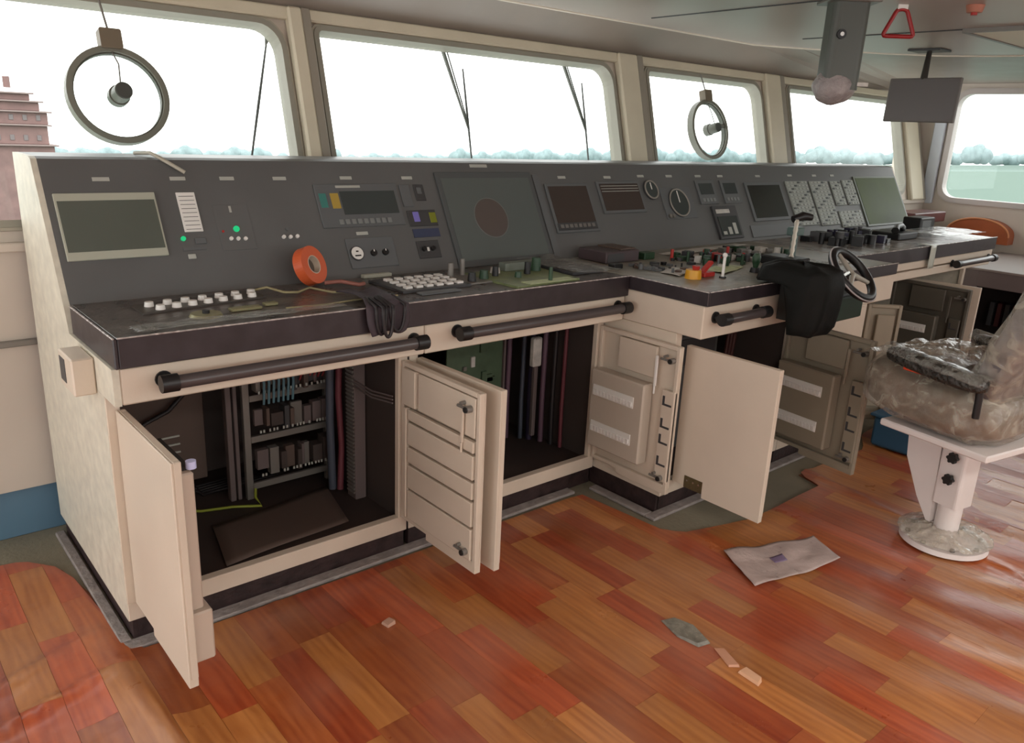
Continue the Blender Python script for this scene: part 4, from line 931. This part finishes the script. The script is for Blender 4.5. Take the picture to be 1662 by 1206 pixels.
m = MB(); m.tube([(1.30, 2.47, .70), (1.297, 2.475, .4), (1.30, 2.47, .13)], .015, 8); m.build('cable', mat('slate_cable', (70, 76, 88), .5), dk)
m = MB()
for k in range(3): m.tube([(1.335, 2.37, .58-.012*k), (1.34, 2.25, .57-.012*k), (1.36, 2.15, .575-.012*k)], .003, 6)
m.build('thin_cable', DUCT, dk)
lb = thing('wiring_board', 'dark panel with a black cable loop and pale labels behind the leftmost door', 'panel', (.75, 2.7, .115)); m = MB(); m.box(.62, .93, 2.72, 2.74, .18, .58, .003); m.build('plate', CARD, lb)
m = MB(); m.tube([(.66, 2.70, .2), (.665, 2.69, .35), (.72, 2.69, .44), (.80, 2.69, .47), (.86, 2.7, .52)], .008, 8); m.build('cable_loop', CABLEB, lb)
for k in range(4): m = MB(); m.box(.76, .84, 2.716, 2.7205, .36-.03*k, .366-.03*k); m.build('label_strip', LABEL, lb)
sh = thing('cardboard_sheet', 'brown sheet lying on the floor of the leftmost cabinet', 'sheet', (1.0, 2.4, .116)); m = MB(); m.sheet(lambda u, v: (.78+.45*u+.06*v, 2.175+.28*v+.05*u, .124+.004*math.sin(u*5+v*3)), 10, 8, .002); m.build('sheet', CARD, sh)
m = MB()
for k in range(5): m.tube([(.70+.05*k, 2.82, .123), (.9, 2.78-.02*k, .124), (1.2, 2.80-.02*k, .124), (1.28, 2.86-.03*k, .124)], .006, 6)
m.build('cable_bundle', CABLEB, label='tangle of black cables on the floor of the leftmost cabinet', cat='cable', loc=(.9, 2.6, .12))
# second cabinet
cb = thing('circuit_board', 'tall green circuit board panel standing inside the second cabinet', 'circuit board', (2.0, 2.55, .115)); m = MB(); m.box(1.86, 2.16, 2.53, 2.538, .13, .62, .002); m.build('board', PCB, cb)
for k in range(13):
    x = 1.88+r.random()*.24; z = .16+r.random()*.40; m = MB(); m.box(x, x+r.uniform(.015, .05), 2.52, 2.5305, z, z+r.uniform(.015, .05), .001); m.build('chip', r.choice([DGREY, PAPER, mat('dull_green_part', (96, 112, 90), .5), PCB, GREYM]), cb)
m = MB(); m.box(2.161, 2.172, 2.52, 2.55, .116, .72, .002); m.build('edge_post', DUCT, cb)
cd2 = thing('upright_cables', 'row of upright dark and mauve cables at the right of the second cabinet', 'cable', (2.28, 2.5, .115))
for k, (x, y, rr, ma) in enumerate([(2.19, 2.52, .012, mat('mauve_cable', (96, 72, 86), .5)), (2.215, 2.56, .016, CABLEB), (2.24, 2.48, .010, MATS['slate_cable']), (2.265, 2.45, .014, mat('indigo_cable', (44, 36, 60), .5)), (2.29, 2.40, .012, MATS['mauve_cable']), (2.305, 2.35, .010, CABLEB), (2.315, 2.30, .009, MATS['dull_red_cable'])]):
    m = MB(); m.tube([(x, y, .73), (x+.004, y+.006, .5), (x-.004, y, .3), (x, y, .118)], rr, 8); m.build('cable', ma, cd2)
m = MB(); m.box(2.225, 2.275, 2.40, 2.43, .47, .60, .006); m.build('connector', PAPER, cd2)
m = MB(); m.box(2.24, 2.26, 2.405, 2.425, .15, .47, .003); m.build('connector_tail', DUCT, cd2)
# middle cabinet
gb = thing('grey_case', 'dark grey equipment case inside the projecting middle cabinet', 'case', (2.8, 2.2, .115)); m = MB(); m.box(2.55, 2.98, 2.0, 2.5, .116, .64, .01); m.build('body', mat('slate_case', (88, 90, 90), .4), gb); m = MB(); m.box(2.58, 2.95, 1.995, 2.001, .5, .62, .002); m.build('front_plate', DGREY, gb)
m = MB()
for k in range(3): m.tube([(3.06+.025*k, 2.0, .72), (3.065+.025*k, 2.02, .4), (3.06+.025*k, 2.0, .118)], .010, 8)
m.build('cable_bundle', mat('dark_red_cable', (70, 36, 34), .5), label='dark red upright cables beside the grey equipment case', cat='cable', loc=(3.08, 2.0, .12))

# ================================================================= CLEAR VIEW SCREENS, WIPERS
def wp3(x, z, d=0): return Vector((x, WY+RK*(z-1.3)-d, z))
def clearview(cx, cz, rad, label, arm):
    t = thing('clear_view_screen', label, 'clear view screen', tuple(wp3(cx, cz-rad, .03)), group='round clear view screens in the front windows'); ax = Vector((0, -1, RK)).normalized(); c = wp3(cx, cz, .035)
    u = Vector((1, 0, 0)); v = ax.cross(u)
    def ringbox(r0, r1, h0, h1, name, ma):
        n = 48; vs = []; Mx = frame(c, u, v, ax)
        for r_, z in ((r0, h0), (r1, h0), (r1, h1), (r0, h1)): vs += [(r_*math.cos(2*math.pi*i/n), r_*math.sin(2*math.pi*i/n), z) for i in range(n)]
        m = MB(); m.add(vs, [(k*n+i, k*n+(i+1) % n, ((k+1) % 4)*n+(i+1) % n, ((k+1) % 4)*n+i) for k in range(4) for i in range(n)], Mx, False); return m.build(name, ma, t)
    ringbox(rad-.019, rad, -.018, .022, 'ring', mat('ring_grey_green', (122, 122, 110), .45)); ringbox(rad-.024, rad-.0185, -.01, .012, 'gasket', mat('ring_gasket', (92, 94, 84), .5))
    Mx = frame(c, u, v, ax); m = MB(); m.cyl((0, 0, -.012), (0, 0, .02), .034, 24, M=Mx); m.cyl((0, 0, .02), (0, 0, .075), .030, 24, r1=.028, M=Mx); m.build('motor_hub', mat('hub_grey', (108, 108, 98), .4, metal=.2), t)
    m = MB(); m.cyl((0, 0, .075), (0, 0, .08), .026, 24, M=Mx); m.build('hub_cap', mat('hub_dark', (74, 76, 72), .4), t)
    m = MB(); m.prism(rrect(-.035, .035, rad-.01, rad+.055, .006, 2), -.012, .032, M=Mx); m.build('hinge_block', mat('block_brown_grey', (120, 108, 90), .5), t)
    m = MB(); m.tube([c+v*(rad+.05)+ax*.01, wp3(cx-.01, 1.81, .03)], .004, 8); m.build('supply_cable', GREYM, t)
    m = MB(); m.tube([c+v*(rad-.02)+ax*.015, c+v*.10+u*.01+ax*.03, c+v*.03+ax*.05], .0025, 6); m.build('hub_wire', GREYM, t)
    m = MB(); m.cyl((0, 0, -.009), (0, 0, -.006), rad-.02, 40, M=Mx); m.build('disc_pane', GLASS, t)
    if arm: m = MB(); m.tube([(.0, 0, .05), (.07, .02, .04), (rad-.02, .03, .0)], .011, 10, M=Mx); m.build('arm', MATS['hub_grey'], t)
clearview(.84, 1.494, .163, 'large round clear view screen hanging in the leftmost front window', False)
clearview(4.18, 1.492, .178, 'smaller-looking round clear view screen in the third front window', True)
def wiper(arm, blade, label, thin=False):
    t = thing('window_wiper', label, 'wiper', tuple(wp3(arm[1][0], 1.3, -.07)), group='wipers outside the front windows')
    if arm:
        a0 = wp3(arm[0][0], arm[0][1], -.075); a1 = wp3(arm[1][0], arm[1][1], -.085); m = MB(); m.tube([a0, a1], [.010, .004], 8); m.build('arm', mat('wiper_grey', (104, 106, 100), .5), t)
        m = MB(); m.tube([a0+Vector((.028, 0, -.01)), a1+Vector((.004, 0, .01))], .0035, 6); m.build('arm_rod', MATS['wiper_grey'], t)
    b0 = wp3(blade[0][0], blade[0][1], -.085); b1 = wp3(blade[1][0], blade[1][1], -.085); m = MB(); m.tube([b0, (b0+b1)/2, b1], [.004, .006, .004], 8); m.build('blade', mat('wiper_dark', (84, 86, 84), .5), t)
wiper(((2.33, 1.79), (2.43, 1.44)), ((2.444, 1.71), (2.426, 1.27)), 'wiper in the middle of the second front window')
wiper(((3.115, 1.79), (3.234, 1.46)), ((3.249, 1.70), (3.23, 1.27)), 'wiper at the right side of the second front window')
wiper(((1.47, 1.80), (1.461, 1.72)), ((1.461, 1.72), (1.323, 1.27)), 'thin slanting wiper at the right edge of the leftmost window')
# strap over console top
m = MB(); m.tube([(.80, 2.80, 1.320), (.82, 2.71, 1.325), (.835, 2.670, 1.313), (.90, 2.642, 1.270)], .006, 8); m.build('cable', mat('pale_cord', (176, 172, 156), .5), label='pale cord lying over the top edge of the instrument panel', cat='cable')

# ================================================================= OVERHEAD THINGS
ht = thing('periscope_tube', 'grey-green tube housing hanging from the ceiling with a wrapped round end', 'housing', (3.26, 1.78, 1.62))
cM = Matrix.Translation((3.26, 1.78, 0)) @ Matrix.Rotation(R(-41), 4, 'Z')
m = MB(); m.prism(rrect(-.073, .073, -.06, .06, .03, 4), 1.66, 1.999, M=cM); m.build('housing', HANGG, ht)
m = MB(); m.ellipsoid((-.010, 0, 1.672), (.088, .074, .070), 28, 16, M=cM, disp=.08, ds=30); m.build('wrapped_end', BUBBLE, ht)
m = MB(); m.cyl((-.035, -.058, 1.865), (-.035, -.072, 1.865), .018, 20, M=cM); m.build('knob', BLACK, ht); m = MB(); m.cyl((-.035, -.072, 1.865), (-.035, -.075, 1.865), .008, 14, M=cM); m.build('knob_centre', STEEL, ht)
m = MB(); m.box(-.10, .10, -.085, .085, 1.985, 1.9995, .003, M=cM); m.build('mounting_plate', GREYM, ht)
m = MB(); m.box(.060, .11, -.05, -.04, 1.675, 1.69, .001, M=cM); m.build('wrap_tab', PAPER, ht)
# red triangular handle
rt = thing('pull_handle', 'red triangular pull handle hanging from the ceiling', 'handle', (3.45, 1.66, 1.88))
hM = Matrix.Translation((3.47, 1.66, 1.90)) @ Matrix.Rotation(R(-48), 4, 'Z'); pts = []
tri = [(-.062, 0, -.02), (.062, 0, -.02), (.018, 0, .082), (-.018, 0, .082)]
for k in range(4):
    a, b, c_ = Vector(tri[k-1]), Vector(tri[k]), Vector(tri[(k+1) % 4])
    for q_ in (0, .33, .66, 1): 
        p0 = b+(a-b).normalized()*.014; p1 = b+(c_-b).normalized()*.014; pts.append((1-q_)**2*p0+2*q_*(1-q_)*b+q_*q_*p1)
m = MB(); m.tube(pts, .0085, 10, M=hM, closed=True); m.build('grip', mat('deep_red', (158, 36, 38), .4), rt)
m = MB(); m.box(-.02, .02, -.008, .008, .08, .10, .002, M=hM); m.build('mount', WHITE, rt)
# hanging monitor
hm = thing('hanging_monitor', 'thin grey flat monitor hanging from the ceiling on a dark stalk', 'monitor', (5.0, 2.18, 1.59))
mM = frame((5.0, 2.185, 1.715), (-.02, -1, 0), (.05, 0, 1), (-1, .02, .05)); m = MB(); m.box(-.205, .205, -.125, .12, -.012, .012, .004, M=mM); m.build('case', MONB, hm)
m = MB(); m.box(-.195, .195, -.115, .112, .012, .0135, .0005, M=mM); m.build('screen', mat('dull_screen', (100, 94, 92), .3), hm)
m = MB(); m.cyl((5.01, 2.2, 1.82), (5.09, 2.23, 1.995), .02, 14, r1=.014); m.build('stalk', mat('stalk_dark', (62, 58, 54), .4), hm); m = MB(); m.box(5.02, 5.17, 2.14, 2.33, 1.988, 1.9995, .002); m.build('mounting_plate', DGREY, hm)
ol = thing('smoke_detector', 'small orange-brown round fitting on the ceiling at the top right', 'detector', (3.65, 1.40, 1.97)); m = MB(); m.cyl((3.62, 1.44, 1.999), (3.62, 1.44, 1.972), .035, 24, r1=.028); m.build('body', mat('dull_orange', (178, 112, 88), .5), ol); m = MB(); m.cyl((3.62, 1.44, 1.972), (3.62, 1.44, 1.962), .012, 14); m.build('tip', REDM, ol)

# ================================================================= CHAIR
ch = thing('helm_chair', 'film-wrapped olive helm chair on a white pedestal at the right', 'chair', (3.08, .95, 0))
CM = Matrix.Translation((3.08, .96, 0)) @ Matrix.Rotation(R(-11), 4, 'Z')
def P2(m, name, ma, par=ch, **k): return m.build(name, ma, par, **k)
m = MB(); m.cyl((0, 0, .012), (0, 0, .03), .155, 40, r1=.15, M=CM); m.cyl((0, 0, .03), (0, 0, .055), .115, 36, r1=.062, M=CM); base = P2(m, 'base', WHITEP)
for k in range(8):
    a = 2*math.pi*k/8; m = MB(); m.cyl((.128*math.cos(a), .128*math.sin(a), .03), (.128*math.cos(a), .128*math.sin(a), .04), .009, 6, M=CM); m.build('bolt', GREYM, base)
m = MB(); m.cyl((0, 0, .05), (0, 0, .18), .043, 28, M=CM); P2(m, 'lower_post', WHITEP)
m = MB(); m.sheet(lambda u, v: tuple(CM @ Vector(((.05+.115*v)*math.cos(6.2832*u), (.05+.115*v)*math.sin(6.2832*u), .075-.028*v+.012*noise.noise(Vector((math.cos(6.2832*u)*5, math.sin(6.2832*u)*5, v*3)))))), 60, 14, .0008); P2(m, 'plastic_wrap', FILMS)
m = MB(); m.prism(rrect(-.052, .052, -.05, .05, .012, 3), .17, .445, M=CM); col_ = P2(m, 'column', WHITEP)
m = MB(); m.prism([(.045, .08), (.06, .44), (.20, .44), (.185, .30), (.115, .16), (.06, .08)], -.04, .04, M=CM @ frame(None, (0, 1, 0), (0, 0, 1), (1, 0, 0))); P2(m, 'front_bracket', WHITEP)
for z in (.37, .285):
    m = MB(); m.cyl((-.052, -.01, z), (-.064, -.01, z), .008, 12, M=CM)
    m.cyl((-.064, -.01, z), (-.084, -.01, z), .016, 14, M=CM)
    for k in range(6):
        a = 2*math.pi*k/6; m.cyl((-.066, -.01+.015*math.cos(a), z+.015*math.sin(a)), (-.083, -.01+.015*math.cos(a), z+.015*math.sin(a)), .006, 8, M=CM)
    m.build('clamp_knob', RUBBER, col_)
m = MB(); m.box(-.215, .215, -.20, .21, .446, .472, .005, M=CM); P2(m, 'seat_plate', WHITEP)
# cushion: rounded slab, thicker at front
def cushion(inflate, dsp, nu=44, nv=26):
    m = MB(); vs = []; 
    for j in range(nv+1):
        ph = -math.pi/2+math.pi*j/nv
        for i in range(nu):
            th = 2*math.pi*i/nu; sg = lambda t, p: math.copysign(abs(t)**p, t)
            x = sg(math.cos(ph), .45)*sg(math.cos(th), .5)*(.235+inflate); y = sg(math.cos(ph), .45)*sg(math.sin(th), .5)*(.262+inflate); z = sg(math.sin(ph), .6)*(.092+inflate)
            z2 = .578+z+(.022*(y/.28) if y > 0 else .01*(y/.28)); 
            if z > 0: z2 += .02*max(0, y/.28)
            p = Vector((x, y+.075, z2)); 
            if dsp: p += Vector((x, y, z)).normalized()*dsp*(abs(noise.noise(p*9))+.5*noise.noise(p*22))
            if inflate > 0 and p.z < .474: p.z = .474
            if p.z < .473: p.z = .473
            vs.append(p)
    fs = [(j*nu+i, j*nu+(i+1) % nu, (j+1)*nu+(i+1) % nu, (j+1)*nu+i) for j in range(nv) for i in range(nu)]
    m.add(vs, fs, CM, True); return m
P2(cushion(0, .004), 'seat', SEAT); P2(cushion(.008, .022, 72, 40), 'plastic_wrap', FILMS)
# crumpled wrap bunched over the cushion front top
m = MB(); m.sheet(lambda u, v: tuple(CM @ Vector((-.22+.44*v, .02+.30*u, .715+.03*math.sin(u*3.1)+.022*noise.noise(Vector((u*9, v*7, 2)))-.02*abs(v-.5)))), 30, 30, .0008); P2(m, 'plastic_wrap', FILMS)
# backrest leaning back
bM = CM @ Matrix.Translation((0, -.115, .66)) @ Matrix.Rotation(R(20), 4, 'X')
m = MB(); m.ellipsoid((0, 0, .30), (.235, .06, .34), 36, 22, M=bM, e=.5, disp=.02, ds=9); P2(m, 'backrest', BACKM)
m = MB(); m.ellipsoid((0, 0, .30), (.245, .070, .35), 60, 36, M=bM, e=.5, disp=.10, ds=13); P2(m, 'plastic_wrap', FILMS)
for sx in (-1, 1):
    m = MB(); aM = CM @ Matrix.Translation((sx*.262, .0, .725)) @ Matrix.Rotation(R(5), 4, 'X')
    m.ellipsoid((0, .01, 0), (.036, .185, .032), 20, 20, M=aM, e=.55, disp=.06, ds=30); a = P2(m, 'armrest', ARM)
    m = MB(); m.cyl((sx*.25, -.15, .60), (sx*.258, -.15, .705), .012, 10, M=CM); m.build('arm_bracket', BLACK, a)
    m = MB(); m.sheet(lambda u, v: tuple(aM @ Vector((.040*math.cos(math.pi*v)*1.0, -.18+.38*u, .006+.030*math.sin(math.pi*v)+.006*noise.noise(Vector((u*12, v*5, sx)))))), 26, 8, .0006); m.build('plastic_wrap', FILM, a)
m = MB(); m.box(-.262-.03, -.262+.03, .0, .11, .700, .712, .002, M=CM); m.build('orange_tag', mat('orange_red_tag', (190, 62, 30), .5), ch)

# ================================================================= FLOOR LITTER
m = MB()
def bagfn(u, v):
    c00, c10, c11, c01 = Vector((2.19, 1.21, 0)), Vector((2.59, 1.12, 0)), Vector((2.67, 1.27, 0)), Vector((2.31, 1.42, 0))
    p = c00*(1-u)*(1-v)+c10*u*(1-v)+c11*u*v+c01*(1-u)*v; p.z = hfun(p.x, p.y)+.010+.009*noise.noise(Vector((u*4, v*3, 5)))+.012*u**6; return p
m.sheet(bagfn, 30, 16, .0012); pbag = m.build('plastic_bag', mat('milky_plastic', (186, 168, 162), .3, bump=.4, bscale=40, var=.12, vscale=12), label='flat milky plastic bag lying on the vinyl floor before the chair', cat='bag')
m = MB(); m.sheet(lambda u, v: bagfn(.38+.14*u, .42+.2*v)+Vector((0, 0, .0018)), 6, 4, .0006); m.build('printed_mark', mat('grey_violet_print', (130, 112, 140), .4), pbag)
# (part origin fix: keep child in parent's space)
def litter(name, pts, h, ma, label, cat):
    m = MB(); n = len(pts)
    cx_ = sum(p[0] for p in pts)/n; cy_ = sum(p[1] for p in pts)/n
    vs = [(x, y, hfun(x, y)+.001) for x, y in pts]+[(cx_+(x-cx_)*.9, cy_+(y-cy_)*.9, hfun(x, y)+h*(.6+.4*((i*37) % 5)/4)) for i, (x, y) in enumerate(pts)]
    fs = [tuple(reversed(range(n))), tuple(range(n, 2*n))]+[(i, (i+1) % n, n+(i+1) % n, n+i) for i in range(n)]
    m.add(vs, fs); return m.build(name, ma, label=label, cat=cat)
litter('tape_scrap', [(1.79, 1.285), (1.83, 1.27), (1.845, 1.20), (1.82, 1.12), (1.775, 1.13), (1.765, 1.20)], .012, mat('grey_tape', (128, 124, 112), .35, bump=.6, bscale=60, var=.3, vscale=40), 'crumpled grey tape scrap on the planks at lower right', 'scrap')
litter('torn_strip', [(1.81, 1.10), (1.83, 1.08), (1.795, 1.0), (1.77, 1.02)], .008, mat('pale_wood_scrap', (204, 150, 120), .5), 'torn reddish vinyl strip beside the grey tape scrap', 'scrap')
litter('vinyl_scrap', [(1.77, .99), (1.80, .985), (1.79, .925), (1.765, .92)], .016, mat('cream_scrap', (224, 176, 140), .5), 'curled cream scrap at the end of the torn strip', 'scrap')
litter('paper_scrap', [(1.09, 1.785), (1.12, 1.79), (1.125, 1.76), (1.095, 1.755)], .014, mat('pinkish_scrap', (190, 150, 128), .6), 'small pale scrap on the planks before the leftmost cabinets', 'scrap')
m = MB(); m.box(3.83, 4.15, 1.36, 1.62, .012, .165, .012); bb = m.build('storage_bin', mat('blue_bin', (44, 84, 112), .5), label='blue bin on the floor behind the open door, left of the chair', cat='bin')
m = MB(); m.box(3.815, 4.165, 1.345, 1.635, .165, .18, .004); m.build('rim', MATS['blue_bin'], bb)

# ================================================================= RIGHT SIDE
rc = thing('side_cabinet', 'low brownish-grey cabinet along the right side wall with a dark opening', 'cabinet', (6.2, 1.2, 0))
m = MB(); m.box(6.0, 6.02, 2.02, 2.26, .0, .66, .002); m.box(6.0, 6.02, 1.72, 2.02, .55, .66, .002); m.box(6.0, 6.02, 1.72, 2.02, .0, .18, .002); m.box(6.0, 6.02, .2, 1.72, 0, .66, .002); m.build('front_panel', mat('mauve_grey_panel', (118, 106, 104), .5, var=.05), rc)
m = MB(); m.box(5.99, 7.17, .2, 2.28, .66, .675, .003); m.build('top', mat('mauve_top', (150, 138, 132), .5), rc)
m = MB(); m.box(6.02, 6.5, 2.24, 2.26, 0, .66); m.build('side_panel', INNER, rc); m = MB(); m.box(6.48, 6.5, .2, 2.24, 0, .66); m.build('back_panel', INNER, rc)
for k in range(5): m = MB(); m.box(6.25, 6.35, 1.76+.05*k, 1.79+.05*k, .25, .42, .003); m.build('relay', mat('dim_red', (84, 40, 40), .5) if k % 2 else DGREY, rc)
hs_ = thing('folding_shelf', 'orange-brown half-round shell fixed to the right side wall', 'shelf', (7.1, 2.45, .85))
def shell():
    m = MB(); n = 24; pts = []
    for i in range(n+1):
        a = math.pi*i/n; pts.append((-2.46-.235*math.cos(a)*1.0, .80+.125*math.sin(a)))
    pts = [(x, y) for x, y in pts]; m.prism([(-2.695, .74)]+pts+[(-2.225, .74)], .004, .13, M=SM); m.build('body', ORBR, hs_)
    m = MB(); m.tube([(p[0], p[1], .132) for p in pts], .008, 8, M=SM); m.build('rim', mat('pale_orange_rim', (206, 132, 86), .4), hs_)
shell()

# ================================================================= OUTSIDE (ship slightly heeled: river plane tilts with the horizon)
NW = Vector((-.00883, .05823, .99826)).normalized(); EYE = Vector((0, 0, CAM_H))
def out_pt(az, D, h=0, drop=8.0):
    v = Vector((math.sin(az), math.cos(az), 0)); v.z = -(NW.x*v.x+NW.y*v.y)/NW.z; v.normalize(); return EYE+v*D-NW*drop+NW*h
m = MB(); vs = []; N_ = 40
for i in range(N_+1):
    az = R(-40+180*i/N_); vs += [tuple(out_pt(az, 12)), tuple(out_pt(az, 780))]
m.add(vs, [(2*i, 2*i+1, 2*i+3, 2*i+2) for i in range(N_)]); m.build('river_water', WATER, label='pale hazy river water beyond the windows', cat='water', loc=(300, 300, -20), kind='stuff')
m = MB(); vs = []
for i in range(N_+1):
    az = R(-40+180*i/N_)
    for D_, h_ in ((782, -.5), (783, 5), (786, 5), (787, .4), (900, .4), (900, -.5)): vs.append(tuple(out_pt(az, D_, h_)))
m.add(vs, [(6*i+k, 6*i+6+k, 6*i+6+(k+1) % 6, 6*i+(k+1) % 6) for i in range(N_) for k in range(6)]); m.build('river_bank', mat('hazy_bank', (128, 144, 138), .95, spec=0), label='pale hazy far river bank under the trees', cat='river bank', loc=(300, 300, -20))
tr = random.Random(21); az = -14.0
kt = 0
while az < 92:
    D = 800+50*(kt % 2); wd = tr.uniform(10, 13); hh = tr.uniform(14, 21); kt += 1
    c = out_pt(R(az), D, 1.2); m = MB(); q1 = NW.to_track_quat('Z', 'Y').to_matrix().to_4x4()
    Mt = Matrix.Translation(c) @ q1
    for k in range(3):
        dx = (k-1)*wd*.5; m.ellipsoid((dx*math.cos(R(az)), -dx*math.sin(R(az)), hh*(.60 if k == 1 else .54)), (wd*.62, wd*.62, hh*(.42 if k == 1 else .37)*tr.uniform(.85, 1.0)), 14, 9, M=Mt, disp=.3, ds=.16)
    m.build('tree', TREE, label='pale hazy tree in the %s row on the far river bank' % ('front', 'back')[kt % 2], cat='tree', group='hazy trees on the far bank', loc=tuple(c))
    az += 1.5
sp = thing('ship_superstructure', 'hazy red ship superstructure seen through the leftmost window', 'ship', (14, 90, -6))
lv = [(-12.6, -2.0, 8, 18.0), (-2.0, -.2, 8, 17.6), (-.2, 1.0, 9, 17.7), (1.0, 1.9, 10, 17.1), (1.9, 2.6, 12, 16.4)]
for z0, z1, x0, x1 in lv:
    m = MB(); m.box(x0, x1, 88, 96, z0, z1-.15, .05); w_ = m.build('deck_house', SHIPR, sp)
    m = MB(); m.box(x0-.2, x1+.3, 87.5, 96.3, z1-.15, z1, .03); m.build('deck_edge', mat('pale_pink_paint', (140, 122, 118), .6), sp)
    for k in range(5):
        x = x1-.8-1.1*k
        if x > x0+.5 and z1-z0 > .9: m = MB(); m.box(x-.18, x+.18, 87.93, 88.01, z0+.35, z0+.85, .02); m.build('window', mat('far_window', (120, 110, 110), .4), w_)
m = MB(); m.cyl((14.5, 91, 3), (14.5, 91, 5.2), .12, 8); m.cyl((15.2, 91, 3), (15.2, 91, 4.0), .3, 10); m.build('mast', SHIPR, sp)
